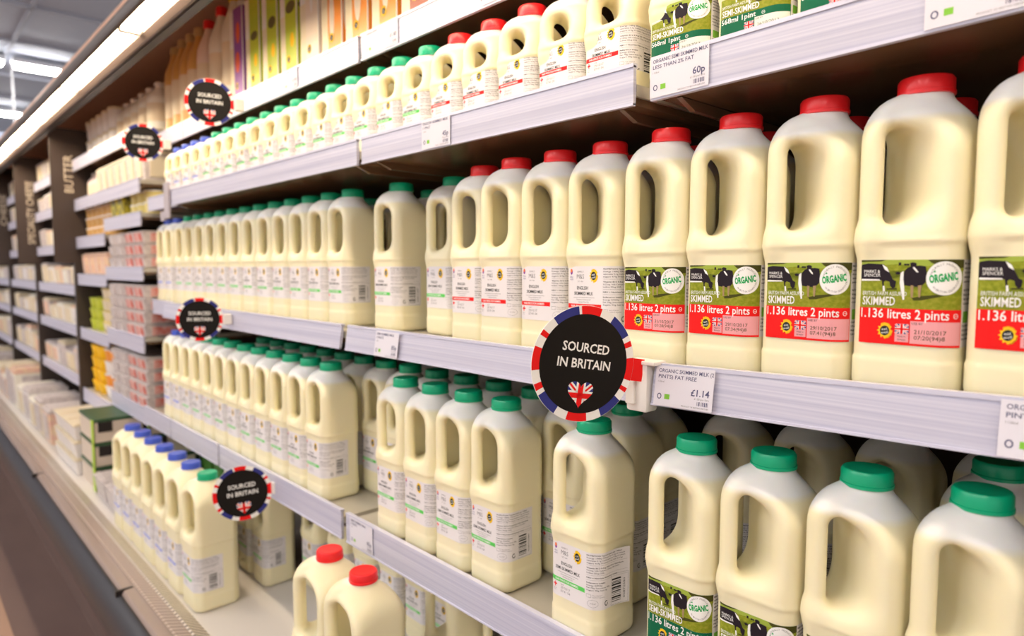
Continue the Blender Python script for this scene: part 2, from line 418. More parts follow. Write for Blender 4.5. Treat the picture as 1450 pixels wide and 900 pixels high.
def simply_art(kind, pint=False):
    """white label: s from -.0168 to .121, t from 0 to .067"""
    a = Art(.0035); band, nm = BAND[kind]
    a.rect(-.0165, 0, .121, .067, WHITE, 0)
    a.ell(-.0078, .0605, .0023, .0034, PURP, 1, 16); a.ell(-.0080, .0618, .0019, .0022, ORNG, 2, 14)
    a.text('RSPCA', -.0108, .0535, .0019, BLUE, 1, w=.0062); a.text('ASSURED', -.0110, .0508, .0016, BLUE, 1, w=.0066)
    a.text('SIMPLY', .0090, .0595, .0021, INKG, 1, w=.0120, align='c'); a.text('M&S', .0090, .0525, .0052, INKG, 1, w=.0135, align='c'); a.text('EST. 1884', .0090, .0487, .0014, INKG, 1, w=.010, align='c')
    a.sun(.0330, .0560, .0080, 1)
    a.text('ENGLISH', .0130, .0400, .0037, INKB, 1, w=.0205, align='c', bold=.014)
    a.text(nm, .0150, .0336, .0037, INKB, 1, w=.0345 if kind != 'green' else .046, align='c', bold=.014)
    if not pint: a.rect(-.004, .0305, .0350, .0308, INKB, 1)
    if not pint: a.text('Pasteurised skimmed milk' if kind == 'red' else 'Pasteurised homogenised milk', .0150, .0275, .0016, INKG, 1, w=.026, align='c')
    if not pint: a.text('Standardised fat', .0150, .0248, .0016, INKG, 1, w=.019, align='c')
    a.rect(-.0165, .0180, .0470, .0232, band, 1); a.text('FAIR PRICE FOR FARMERS', -.0080, .0194, .0024, PWHITE, 2, w=.043, bold=.02)
    a.rect(-.0118, .0128, -.0053, .0146, RED, 1); a.rect(-.0094, .0105, -.0077, .0168, RED, 1); a.text('Made in', -.0118, .0080, .0013, INKG, 1); a.text('Britain', -.0118, .0060, .0013, INKG, 1)
    a.text('USE BY', .0020, .0148, .0013, INKB, 1); a.text('29/10/17', .0020, .0105, .0030, INKG, 1, w=.018); a.text('07:41 04', .0020, .0062, .0030, INKG, 1, w=.018)
    x0 = .0500; y = .0632
    if True:
        for i, ln in enumerate(NUTR):
            if ln: a.text(ln, x0, y, .0015, INKB if i in (0, 5, 9, 11) else INKG, 1, w=min(.064, .00172 * len(ln)), bold=.02)
            else: a.rect(x0, y + .0008, .118, y + .0010, INKG, 1)
            y -= .0029
    a.frame(x0, .0145, x0 + .007, .0185, .0003, INKG, 1); a.text('Keep refrigerated', x0 + .009, .0168, .0013, INKG, 1); a.text('Suitable for vegetarians', x0 + .009, .0146, .0013, INKG, 1)
    a.ring(.0595, .0075, .0080, .0045, .00025, INKG, 1, 24); a.text('UK DE 007', .0595, .0068, .0013, INKG, 1, align='c')
    a.ring(.0800, .0072, .0032, .0032, .0011, INKB, 1, 18); a.rect(.0800, .0075, .0835, .0092, WHITE, 2)
    a.frame(.0900, .0010, .1190, .0375, .0003, INKG, 1); a.barcode(.0915, .0045, .1080, .0335, INKB, 1, horiz=True, n=17); a.text('00872580', .1145, .006, .0026, INKB, 1, w=.024, rot=PI / 2)
    if pint:   # the small bottle's label has no description: everything from the band down moves up
        a.v = [(x, y + .0100 if y < .0245 and x < .0495 else y, L) for x, y, L in a.v]
        a.v = [(x, y if L else (-.004 if y < .02 else y), L) for x, y, L in a.v]
    return a
GX = lambda p: (-.0168 + (p - 60) / 70 * .0168) if p < 130 else ((p - 130) / 578 * .059 if p < 708 else .059 + (p - 708) / 167 * .0168)
def organic_art(semi, one_pint, dates):
    """picture label of the organic milk: s from -.0168 to .121, t from 0 to .073"""
    a = Art(.0035); H = .073
    gy = lambda p: H - (p - 60) / 780 * H
    g = lambda pts: [(GX(x), gy(y)) for x, y in pts]
    band = DGREEN if semi else RED
    a.rect(-.0168, 0, .121, H, WHITE, 0)
    xl, xr = -.0168, .0752
    zf = gy(520 if one_pint else 505)
    a.rect(xl, gy(235), xr, H, HILL, 1); a.rect(xl, zf, xr, gy(150), FIELD, 1)
    a.poly(g([(60, 120), (300, 100), (520, 118), (875, 105), (875, 160), (60, 160)]), FIELD, 2)
    a.rect(xl, zf, xr, gy(400), FIELDD, 2)
    a.poly(g([(560, 60), (875, 60), (875, 130), (800, 140), (740, 118), (640, 112), (590, 88)]), COWS, 3)
    a.poly(g([(60, 60), (200, 60), (160, 72), (60, 80)]), COWS, 3)
    for x in (325, 372, 395): a.rect(GX(x - 11), gy(112), GX(x + 11), gy(84 + (x > 340) * 12), COW, 3)
    # grazing cow at the left
    a.poly(g([(62, 105), (95, 92), (180, 100), (215, 130), (240, 180), (270, 240), (298, 255), (292, 310), (270, 325), (248, 300), (240, 262), (205, 250), (190, 262), (192, 318), (180, 318), (172, 250), (120, 240), (62, 238)]), COW, 4)
    a.poly(g([(170, 100), (215, 130), (235, 175), (195, 150)]), PWHITE, 5); a.poly(g([(66, 238), (150, 240), (160, 252), (66, 256)]), PWHITE, 5)
    a.poly(g([(182, 300), (198, 300), (204, 350), (186, 350)]), PWHITE, 5); a.poly(g([(215, 322), (305, 318), (310, 332), (220, 336)]), COWS, 3)
    # cow looking at the camera
    a.poly(g([(395, 130), (425, 118), (500, 112), (545, 120), (556, 190), (548, 262), (520, 290), (508, 400), (494, 402), (486, 305), (448, 300), (446, 405), (430, 405), (424, 300), (372, 290), (356, 240), (368, 160)]), COW, 5)
    a.poly(g([(360, 160), (335, 180), (330, 270), (345, 350), (362, 425), (376, 422), (370, 300), (362, 240)]), PWHITE, 5)
    a.poly(g([(286, 176), (310, 168), (338, 176), (332, 192), (300, 195)]), COW, 5)
    a.poly(g([(412, 92), (430, 84), (455, 86), (470, 96), (462, 130), (440, 138), (420, 126)]), COW, 6); a.poly(g([(436, 128), (452, 126), (478, 158), (486, 176), (470, 172), (448, 148)]), PWHITE, 7)
    a.poly(g([(424, 290), (450, 292), (448, 402), (430, 402)]), COWT, 6); a.poly(g([(486, 292), (518, 286), (508, 398), (494, 398)]), COWT, 6)
    a.poly(g([(440, 405), (520, 385), (640, 372), (700, 380), (620, 400), (520, 425), (452, 428)]), COWS, 3)
    # round organic badge
    cx, cy = GX(700), gy(225); rx, ry = .0152, .0140
    a.ell(cx, cy, rx, ry, PWHITE, 6, 36)
    a.text('ORGANIC', cx - .0004, cy - .0024, .0062, OGREEN, 7, w=.0236, align='c', rot=.13, bold=.045)
    a.poly([(cx - .0098, cy + .0048), (cx - .0080, cy + .0068), (cx - .0072, cy + .0050)], OGREEN, 7)
    a.arc_text('NATURALLY PRODUCED', cx, cy, .0108, .0017, INKG, 7, PI * .90, PI * .16)
    a.arc_text('IN BRITISH COUNTRYSIDE', cx, cy, .0122, .0017, INKG, 7, PI * 1.22, PI * 1.94, top=False)
    a.text('MARKS &', GX(78), gy(180), .0026, PWHITE, 7, w=.0150); a.text('SPENCER', GX(78), gy(215), .0026, PWHITE, 7, w=.0155)
    a.text('BRITISH FARM ASSURED', GX(76), gy(388 if not one_pint else 400), .0034, PWHITE, 7, w=.040)
    a.text('SEMI-SKIMMED' if semi else 'SKIMMED', GX(76), gy(478 if not one_pint else 500), .0072, PWHITE, 7, w=.050 if semi else .030, bold=.016)
    a.rect(xl, 0, xr, zf, band, 3)
    if one_pint:
        a.text('568ml 1pint', GX(70), zf - .0072, .0060, PWHITE, 4, w=.047, bold=.012); ex = GX(545); ey = zf - .0050
    else:
        a.text('1.136 litres 2 pints', GX(70), zf - .0085, .0078, PWHITE, 4, w=.0775, bold=.012); ex = GX(808); ey = zf - .0052
    a.ring(ex, ey, .0022, .0022, .0005, PWHITE, 4, 20); a.rect(ex - .001, ey - .0002, ex + .0016, ey + .0002, PWHITE, 4)
    b0, b1 = gy(820), gy(615 if not one_pint else 612)
    if not one_pint: a.sun(GX(215), gy(715), .0072, 4, sx=1.0)
    fx0, fx1 = GX(305), GX(425)
    a.rect(fx0, b0 + .0008, fx1, b1 - .0028, PINK if not semi else PWHITE, 4)
    a.jack(fx0, b0 + .0078, fx1, b1 - .0030, 5); a.text('Made in', (fx0 + fx1) / 2, b0 + .0048, .0015, INKB, 5, align='c', w=.007); a.text('Britain', (fx0 + fx1) / 2, b0 + .0022, .0015, INKB, 5, align='c', w=.007)
    a.rect(GX(435), b0, GX(860), b1, PINK if not semi else mat('print_pale', (.70, .72, .66), .45), 4)
    a.text('USE BY', GX(448), b1 - .0030, .0018, INKB, 5, w=.0095)
    a.text(dates[0], GX(470), b1 - .0108, .0034, COWS, 5, w=.0265); a.text(dates[1], GX(470), b1 - .0156, .0034, COWS, 5, w=.0255)
    # white panel round the side
    lines = ['M&S organic milk comes from', 'select group of farms where', 'the cows are kept under high', 'standards and fed on organic', 'pasture all summer long', '', 'NUTRITION per 100ml', 'Energy 148kJ 35kcal', 'Fat 0.3g Protein 3.5g', 'Carbohydrate 4.8g', '', '', '', '', 'Certified organic', 'UK agriculture', 'Keep refrigerated', 'Use within three days']
    y = H - .004
    for ln in lines:
        if ln: a.text(ln, .0775, y, .0018, INKB, 1, w=min(.040, .0017 * len(ln)), bold=.02)
        y -= .0037
    a.rect(.0785, .0205, .0925, .0300, LEAF, 1); a.rect(.1000, .0055, .1160, .0300, PWHITE, 1); a.barcode(.1005, .006, .1150, .029, INKB, 2, horiz=True, n=18)
    return a

SH2 = Shape(.0402, .256, (.1365, .2165), ledge_in=.0105)
SH1 = Shape(.0372, .150, (.0845, .1150), neck=.0178, ledge_in=.0095, slope=1.0, grip=1.22)
SH4 = Shape(.0488, .2905, (.160, .248), ledge_in=.006, slope=1.22)
BODY = {}; CAPM = {}; LABEL = {}
for key, sh, lev in (('2', SH2, .2200), ('1', SH1, .124), ('4', SH4, .276)):
    me = sh.mesh(.0021 if key != '1' else .0019); me.materials.append(milk_mat('milk_plastic_' + {'1': 'one_pint', '2': 'two_pint', '4': 'four_pint'}[key], lev)); BODY[key] = me
    for cn, cm in (('red', CAPR), ('green', CAPG), ('blue', CAPB)):
        c = cap_mesh(sh.neck + .0022, .0150); c.materials.append(cm); CAPM[key, cn] = c
for cn in ('red', 'green', 'blue'):
    ar = simply_art(cn)
    LABEL['2', cn] = ar.build(SH2.label_map(.0445, 1, 1), 'label')
    LABEL['1', cn] = simply_art(cn, True).build(SH1.label_map(.0195, .915, .88), 'label')
    LABEL['4', cn] = ar.build(SH4.label_map(.045, 1.19, 1.12), 'label')
LABEL['peel'] = simply_art('green').build(SH2.label_map(.0445, 1, 1, peel=.084), 'label')
for k, d in (('o0', ('29/10/2017', '07:26(94)8')), ('o1', ('21/10/2017', '07:20(94)8')), ('o2', ('29/10/2017', '07:41(94)8')), ('o3', ('29/10/2017', '07:34(94)8')), ('o4', ('31/10/2017', '07:28(94)8'))):
    LABEL[k] = organic_art(False, False, d).build(SH2.label_map(.0405, 1, .93, comp=.82), 'label')
LABEL['os'] = organic_art(True, False, ('28/10/2017', '12:23(46)9')).build(SH2.label_map(.0405, 1, .93, comp=.82), 'label')
oa = organic_art(True, True, ('26/10/2017', '12:23(46)9')); LABEL['op'] = oa.build(SH1.label_map(.0190, .915, .755, comp=.82), 'label')
SEALS = {}
def bottle(size, cap, lab, X, Y, Z, label, group, rz=0.0, cat='milk bottle'):
    sh = {'1': SH1, '2': SH2, '4': SH4}[size]
    t = thing('milk_bottle', label, cat, (X, Y, Z), rz, group)
    obj('body', BODY[size], t); obj('cap', CAPM[size, cap], t, loc=(0, 0, sh.h - .0150))
    if lab: obj('label', LABEL[lab] if isinstance(lab, str) else LABEL[lab], t)
    return t

# ------------------------------------------------------------------ the shop: floor, strip, ceiling
def struct(name, me, mats): return tag(obj(name, me, None, mats), kind='structure')
mb = MB(); mb.box(-14, 4, -5, .222, FLOOR_Z - .05, FLOOR_Z)
struct('floor', mb.mesh(), mat('floor_tan', (.38, .23, .15), .45, .4, noise=((2, 2, 2), (.42, .26, .18))))
mb = MB(); mb.box(-14, 4, .222, 4, FLOOR_Z - .05, FLOOR_Z)
struct('trim_1', mb.mesh(), mat('floor_brown', (.15, .095, .080), .5, .4, noise=((3, 9, 3), (.17, .11, .092))))
mb = MB(); mb.box(-14, 4, -5, 4, CEIL_Z, CEIL_Z + .05)
struct('ceiling', mb.mesh(), mat('ceiling_grey', (.52, .57, .68), .7, .3))
mb = MB(); mb.box(-14.1, -14, -5, 4, FLOOR_Z, CEIL_Z)
struct('wall_left', mb.mesh(), mat('wall_grey', (.60, .63, .71), .7, .3))
for i, x in enumerate((-7.2, -8.4, -9.9, -11.2)):
    mb = MB(); mb.box(x - .02, x + .02, -5, 4, CEIL_Z - .03, CEIL_Z - .0005); struct('trim_%d' % (i + 2), mb.mesh(), mat('ceiling_beam', (.42, .45, .54), .6))
mb = MB(); mb.box(-14, 4, 1.03, 1.06, CEIL_Z - .03, CEIL_Z - .0005); struct('trim_6', mb.mesh(), MATS['ceiling_beam'])
LAMP = mat('shop_lamp', (1, 1, 1), .5, emit=(1, .96, .92), estr=SHOP_POWER)
HOUS = mat('lamp_housing', (.6, .6, .62), .4)
def strip_light(x, y0, y1, label):
    t = thing('ceiling_strip_light', label, 'ceiling light', (x, (y0 + y1) / 2, CEIL_Z - .11)); L = (y1 - y0) / 2
    mb = MB(); mb.box(-.07, .07, -L - .02, L + .02, .02, .08); obj('housing', mb.mesh(bevel=.006), t, HOUS)
    for s in (-L * .7, L * .7):
        mb = MB(); mb.box(-.006, .006, s - .006, s + .006, .08, .11); obj('hanger', mb.mesh(), t, HOUS)
    mb = MB(); mb.box(-.06, .06, -L, L, -.02, .02); obj('diffuser', mb.mesh(bevel=.01), t, LAMP)
strip_light(-9.0, 1.12, 1.62, 'nearer short white ceiling strip light at upper left'); strip_light(-9.0, .35, 1.02, 'white ceiling strip light cut by the left edge of the photo')
strip_light(-11.9, .9, 1.55, 'farther small white ceiling strip light low at upper left')
for i, x in enumerate((-7, -5, -3, -1, 1)): strip_light(x, -4.6, -1.8, '%s long white ceiling strip light from the far end above the aisle' % ORD[i])

# ------------------------------------------------------------------ the refrigerated case
X0, X1, YB = -6.4, .55, 1.08
case = thing('refrigerated_case', 'long open chilled display case with lit canopy, dark lining and low white deck', 'display case', (-2.5, .8, FLOOR_Z))
def part(name, mb, mt, parent=case, **k):
    me = mb.mesh(**k); o = obj(name, me, None, mt)
    o.parent = parent; o.matrix_parent_inverse = Matrix.Translation(-Vector(parent.location)); return o
def cbox(name, x0, x1, y0, y1, z0, z1, mt, **k):
    mb = MB(); mb.box(x0, x1, y0, y1, z0, z1); return part(name, mb, mt, **k)
cbox('back_panel', X0, X1, YB, YB + .03, -.80, .80, DARK)
cbox('end_panel', X1, X1 + .03, .46, YB + .03, -.80, .80, DARK); cbox('end_panel', X0 - .03, X0, .46, YB + .03, -.80, .80, DARK)
mb = MB(); mb.extrude_x([(YB, .75), (YB, .78), (.552, .78), (.482, .575), (.482, .556), (.492, .556), (.56, .75)], X0, X1); part('canopy_ceiling', mb, BROWN)
DECKM = mat('deck_white', (.70, .66, .62), .35, .5)
cbox('deck', X0, X1, .438, YB, -.765, -.735, DECKM)
DECK_Z = -.7345
# front grille, nosing and bumper, all profiles of (y, z)
def slotted(name, c1, c2, pitch):
    mt = bpy.data.materials.new(name); mt.use_nodes = True; nt = mt.node_tree; b = nt.nodes['Principled BSDF']
    tc = nt.nodes.new('ShaderNodeTexCoord'); sx = nt.nodes.new('ShaderNodeSeparateXYZ'); md = nt.nodes.new('ShaderNodeMath'); md.operation = 'PINGPONG'; md.inputs[1].default_value = pitch / 2
    gt = nt.nodes.new('ShaderNodeMath'); gt.operation = 'GREATER_THAN'; gt.inputs[1].default_value = pitch * .2
    mx = nt.nodes.new('ShaderNodeMix'); mx.data_type = 'RGBA'; mx.inputs[6].default_value = (*c2, 1); mx.inputs[7].default_value = (*c1, 1)
    nt.links.new(tc.outputs['Object'], sx.inputs[0]); nt.links.new(sx.outputs[0], md.inputs[0]); nt.links.new(md.outputs[0], gt.inputs[0]); nt.links.new(gt.outputs[0], mx.inputs[0]); nt.links.new(mx.outputs[2], b.inputs['Base Color'])
    b.inputs['Roughness'].default_value = .35; return mt
mb = MB(); mb.extrude_x([(.438, -.733), (.438, -.765), (.402, -.765), (.402, -.716), (.406, -.714)], X0, X1); part('air_grille', mb, slotted('slotted_grille', (.70, .63, .55), (.10, .075, .055), .016))
mb = MB(); mb.extrude_x([(.402, -.7155), (.402, -.765), (.371, -.765), (.371, -.707), (.376, -.7065), (.398, -.7135)], X0, X1); part('slot_strip', mb, slotted('slotted_strip', (.50, .40, .35), (.24, .18, .15), .016))
mb = MB(); mb.extrude_x([(.371, -.706), (.371, -.765), (.3415, -.765), (.3415, -.710), (.346, -.7035), (.362, -.702)], X0, X1); part('front_nosing', mb, mat('nosing', (.34, .265, .235), .25, .5), smooth=True)
mb = MB(); mb.extrude_x([(.3415, -.712), (.3415, -.765), (.3375, -.765), (.3375, -.712)], X0, X1); part('seam', mb, BLACKT)
mb = MB(); mb.extrude_x([(.3375, -.711), (.345, -.80), (.325, -.80), (.311, -.79), (.305, -.765), (.312, -.737), (.325, -.717)], X0, X1); part('bumper', mb, mat('bumper', (.020, .019, .025), .38, .4), smooth=True)
mb = MB(); mb.extrude_x([(.46, -.765), (.46, FLOOR_Z), (.40, FLOOR_Z), (.40, -.80), (.345, -.80), (.345, -.765)], X0, X1); part('kick_plate', mb, mat('kick_brown', (.13, .082, .070), .5, .4))
for x in (-1.62, -2.75, -3.9, -5.0): cbox('bumper_joint', x - .004, x + .004, .330, .364, -.735, -.7012, BLACKT)
# canopy front
mb = MB(); mb.extrude_x([(.404, .5235), (.397, .526), (.394, .535), (.395, .548), (.401, .557), (.470, .650), (.474, .650), (.404, .552)], X0, X1); part('canopy_fascia', mb, CANOPY, smooth=True)
mb = MB(); mb.extrude_x([(.4045, .531), (.4045, .551), (.450, .551), (.450, .531)], X0, X1); part('light_tray', mb, mat('light_tray', (.55, .50, .45), .35))
mb = MB(); mb.extrude_x([(.4505, .551), (.4505, .524), (.462, .516), (.472, .518), (.472, .551)], X0, X1); part('canopy_inner_lip', mb, mat('lip_metal', (.16, .12, .105), .45, .4), smooth=True)
cbox('painted_shadow_strip', X0, X1, .4722, .4915, .514, .5555, BLACKT)  # solid black strip standing in for the shadow behind the lip
CL = mat('canopy_lamp', (1, 1, 1), .5, emit=(1, .80, .56), estr=CANOPY_POWER)
for k in range(8):
    x1 = -1.05 - .68 * (k - 3); x0 = x1 - .655
    if x0 < X0: break
    t = thing('canopy_light', ('%s glowing warm white canopy strip light counted from the right end of the case' % ORD[k]), 'strip light', ((x0 + x1) / 2, .4275, .5305), 0, 'canopy strip lights')
    w = (x1 - x0) / 2
    mb = MB(); mb.extrude_x([(-.018, 0), (.018, 0), (.016, -.007), (-.016, -.007)], -w, w); obj('diffuser', mb.mesh(), t, CL)
    for s in (-1, 1):
        mb = MB(); mb.box(s * w - .006 + s * .006, s * w + .006 + s * .006, -.020, .020, -.009, 0); obj('end_cap', mb.mesh(), t, CLIPW)
# dark uprights between the bays
UPR = (-3.235, -4.21, -5.235)
for x in UPR: cbox('upright', x - .014, x + .014, .566, YB, DECK_Z, .55, mat('upright_dark', (.045, .030, .024), .45))

# ------------------------------------------------------------------ shelves with ticket rails
RAILV = mat('rail_lip', (.62, .62, .76), .25, .5)
def rz_at(x): return .024 * (x + .42) if x > -.42 else 0.0
def rb(x): return rz_at(x) + (.0022 if x > -.44 else 0)
def shelf(x0, x1, yf, ztop, hgt, label, tilt=0.0, yb=1.06, group=None, zs=-.003):
    t = thing('shelf', label, 'shelf', ((x0 + x1) / 2, yf, ztop), 0, group)
    Lx = (x1 - x0) / 2; d0, d1 = (rz_at(x0 + .002), rz_at(x1)) if x1 > -.3 and x0 > -.45 else (0, 0)
    mb = MB(); mb.extrude_x([(.006, zs), (.006, zs - .012), (yb - yf, zs - .012), (yb - yf, zs)], -Lx, Lx, dz0=d0, dz1=d1); obj('shelf_board', mb.mesh(), t, BOARD)
    if True:
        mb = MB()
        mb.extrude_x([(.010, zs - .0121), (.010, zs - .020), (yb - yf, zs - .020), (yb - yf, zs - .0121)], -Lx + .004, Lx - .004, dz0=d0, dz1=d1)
        obj('underside_shade_panel', mb.mesh(), t, UNDER)  # added liner carrying the painted shade of the unlit underside
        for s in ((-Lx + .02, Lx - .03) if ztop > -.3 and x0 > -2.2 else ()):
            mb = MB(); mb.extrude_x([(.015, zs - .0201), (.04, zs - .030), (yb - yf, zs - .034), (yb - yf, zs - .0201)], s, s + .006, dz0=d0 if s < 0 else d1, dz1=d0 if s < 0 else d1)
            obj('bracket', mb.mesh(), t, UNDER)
    b = -tilt
    mb = MB(); mb.extrude_x([(0, 0), (.004, 0), (.005 + b * .5, -hgt * .5), (.004 + b, -hgt), (b, -hgt), (-.0005 + b * .5, -hgt * .5)], -Lx, Lx, dz0=d0, dz1=d1)
    obj('ticket_rail', mb.mesh(), t, RAIL)
    mb = MB(); mb.extrude_x([(-.0012, .0018), (.006, .0018), (.006, -.0025), (-.0012, -.002)], -Lx, Lx, dz0=d0, dz1=d1); mb.extrude_x([(b - .0012, -hgt + .0015), (b + .004, -hgt + .0015), (b + .004, -hgt - .001), (b - .0012, -hgt - .001)], -Lx, Lx, dz0=d0, dz1=d1)
    obj('rail_edge', mb.mesh(), t, RAILV)
    return t
ZA, ZB, ZC, ZT, YR, YC = -.100, .207, -.424, .398, .574, .562
YT = .622; HA = .040; TA = .006
shelf(-2.06, -1.050, YR, ZA, HA, 'pale ticket-railed shelf of green-capped two pint bottles beside the desserts', TA, zs=-.011)
shelf(-1.030, -.432, YR, ZA, HA, 'pale ticket-railed shelf behind the large round sign', TA, zs=-.011)
shelf(-.402, .12, YR, ZA, HA, 'ticket-railed shelf under the red-label organic bottles', TA, zs=-.011)
shelf(-1.985, -.990, YR, ZB, HA, 'pale shelf carrying the small green-capped and blue-capped one pint bottles', zs=-.0185); shelf(-.975, -.434, YR, ZB, HA, 'pale shelf carrying the small red-capped skimmed bottles', zs=-.0185); shelf(-.412, .12, YR, ZB, HA, 'upper right shelf carrying the dark green organic one pint bottles', zs=-.0185)
shelf(-2.0, -1.640, YC, ZC, .050, 'short lower shelf rail nearest the desserts, behind the blue-capped jugs', zs=-.012); shelf(-1.630, -1.043, YC, ZC, .050, 'lower shelf of green-capped bottles ending at the small round sign', zs=-.012); shelf(-1.026, -.2, YC, ZC, .050, 'lower shelf rail with pinkish sheen in front of the semi-skimmed bottles', zs=-.012); shelf(-.198, .12, YC, ZC, .050, 'lower right shelf beneath the green-label organic bottles', zs=-.012)
shelf(-2.0, -1.062, YT, ZT, .042, 'top shelf carrying the green and purple drink cartons'); shelf(-1.052, -.40, YT, ZT, .042, 'top shelf carrying the orange and brown drink cartons'); shelf(-.39, .12, YT, ZT, .042, 'right end of the top shelf, above the organic one pint bottles')
SA, SB, SC, ST = ZA - .0105, ZB - .0180, ZC - .0115, ZT - .0025

# price tickets
def ticket(X, yf, zt, hgt, w, label, lines, price=None, unit=None, eco=True, tilt=0.0, small=False):
    d = rz_at(X) if X > -.42 else 0
    t = tag(obj('price_ticket', mesh_from([], [])), label, 'price ticket', 'price tickets on the shelf rails')
    a = Art(); a.rect(0, 0, w, hgt, TICKET, 0)
    y = hgt - .0065
    for ln, k in lines: a.text(ln, .0035, y, .0036 * k, INK, 1, w=min(w * .93, .0029 * k * len(ln)), bold=.012); y -= .0058
    a.text('1136ml', .0035, y + .0015, .0018, INKG, 1)
    if eco: a.ring(.0065, .0095, .0026, .0030, .0010, INK, 1, 16); a.rect(.0125, .0070, .0185, .0120, LEAF, 1)
    if price: a.text(price, w - .004, .0135, .0062, INK, 1, align='r', bold=.02)
    if unit: a.text(unit, w - .004, .0100, .0019, INKG, 1, align='r')
    a.barcode(w - .0165, .0045, w - .004, .0085, INK, 1, n=14); a.text('PRODUCT OF BRITAIN 00872580', w - .004, .0018, .0014, INKG, 1, align='r')
    ez = Vector((0, tilt, hgt)).normalized(); sl = Vector((1, 0, .024 if X > -.45 else 0)).normalized()
    me = a.build(plane_map((0, 0, 0), sl, ez, (0, -1, 0)), 'ticket')
    t.data = me; t.location = (X, yf - tilt - .0022, zt - hgt + d); return t
ticket(-.412, YR, ZB + .001, HA, .066, 'upper right price ticket reading organic semi skimmed milk 60p', [('ORGANIC SEMI SKIMMED MILK', 1), ('LESS THAN 2% FAT', 1)], '60p', '£1.06 per litre')
ticket(-.396, YR - .003, ZA + .001, HA, .066, 'price ticket reading organic skimmed milk £1.14 beside the large round sign', [('ORGANIC SKIMMED MILK (2', 1), ('PINTS) FAT FREE', 1)], '£1.14', '£1.00 per litre', tilt=TA)
ticket(-.168, YR, ZB + .001, HA, .066, 'price ticket at the far right of the upper rail, cut by the frame', [('ORGANIC WHOLE MILK', 1)], '60p', '£1.06 per litre')
ticket(-.108, YR - .003, ZA + .001, HA, .066, 'price ticket at the right edge of the middle rail', [('ORGANIC WHOLE MILK (2', 1), ('PINTS)', 1)], '£1.14', '£1.00 per litre', tilt=TA)
ticket(-.930, YR - .003, ZA, HA, .066, 'white price ticket on the rail beneath the lone green-capped bottle', [('SEMI SKIMMED MILK', 1), ('2 PINTS', 1)], '85p', '75p per litre', tilt=TA)
ticket(-.805, YR, ZB, HA, .066, 'white price ticket on the rail beneath the red-banded one pint bottles', [('ENGLISH SKIMMED MILK', 1), ('1 PINT', 1)], '45p', '79p per litre')
ticket(-1.010, YC, ZC, .047, .073, 'white price ticket at the left end of the lower rail above the red-capped jugs', [('SEMI SKIMMED MILK', 1), ('2 PINTS', 1)], '85p', '75p per litre')
ticket(-.735, YT, ZT, HA, .066, 'price ticket near the right end of the visible top rail', [('COCONUT DRINK', 1)], '£1.80', '£1.80 per litre'); ticket(-1.035, YT, ZT, HA, .10, 'wide price ticket at the joint of the top rail', [('ALMOND DRINK', 1)], '£1.80', '£1.80 per litre')
ticket(-1.36, YT, ZT, HA, .066, 'price ticket on the top rail below the green cartons', [('SOYA DRINK', 1)], '£1.40', '£1.40 per litre')
# white clips at the rail joints
def clip_at(x, y0, y1, z0, z1, w, label):
    t = thing('rail_clip', label, 'clip', (x, y0, z0), 0)
    mb = MB(); mb.box(-w / 2, w / 2, 0, y1 - y0, 0, z1 - z0); obj('holder', mb.mesh(bevel=.003, smooth=True), t, CLIPW)
    mb = MB(); mb.box(-w / 2 - .001, w / 2 + .010, -.0015, y1 - y0, z1 - z0 - .0035, z1 - z0 + .0005); obj('lip', mb.mesh(bevel=.001), t, CLIPW)
    mb = MB(); mb.box(-w / 2 + .002, 0, -.004, 0, .008, z1 - z0 - .004); obj('jaw', mb.mesh(bevel=.001), t, CLIPW)
clip_at(-.4165, YR - .012, YR + .008, ZA - .049, ZA + .004, .026, 'white plastic clip holding the large round sign on the rail')

# ------------------------------------------------------------------ milk bottles on the shelves
GA = 'two pint bottles on the middle shelf'; GB = 'one pint bottles on the upper shelf'; GC = 'two pint bottles on the lower shelf'; GD = 'milk jugs and bottles on the deck'
# middle shelf: organic, then skimmed, then semi-skimmed, then whole
for i, x in enumerate((-.100, -.182, -.2635, -.345, -.4265)):
    bottle('2', 'red', 'o%d' % i, x, .632, SA + rb(x), '%s organic skimmed bottle from the right, red cap and cow picture label, middle shelf' % ORD[i], GA)
for i, x in enumerate((-.512, -.5925, -.673, -.7555)):
    bottle('2', 'red', ('2', 'red'), x, .634 + .014 * (i == 3), SA, '%s red-capped bottle with white label, counted left from the organic ones, middle shelf' % ORD[i], GA)
bottle('2', 'green', ('2', 'green'), -.878, .690, SA, 'green-capped bottle set back in shade beside the red-capped ones, middle shelf', GA)
bottle('2', 'green', ('2', 'green'), -1.003, .668, SA, 'lone green-capped bottle with a gap on both sides, middle shelf', GA)
for i in range(12):
    bottle('2', 'green', ('2', 'green'), -1.147 - .0835 * i, .655, SA, '%s green-capped bottle in the row left of the lone one, middle shelf' % ORD[i], GA)
for i in range(2):
    bottle('2', 'blue', ('2', 'blue'), -2.165 - .084 * i + .002, .655, SA, ('%s blue-capped bottle at the far left end of the middle shelf' % ('right', 'left')[i]).replace('right blue', 'right-hand blue').replace('left blue', 'left-hand blue'), GA)
for i, x in enumerate((-.10, -.190, -.28, -.37, -.46, -.55, -.640)):
    bottle('2', 'red', ('2', 'red'), x, .735, SA + rb(x), 'red-capped bottle standing hidden behind the %s front red-capped bottle from the right' % ORD[i], GA)
for i, x in enumerate((-.965, -1.06, -1.19, -1.275, -1.36)):
    bottle('2', 'green', ('2', 'green'), x, .775, SA, '%s green-capped bottle from the right in the back row, middle shelf' % ORD[i], GA)
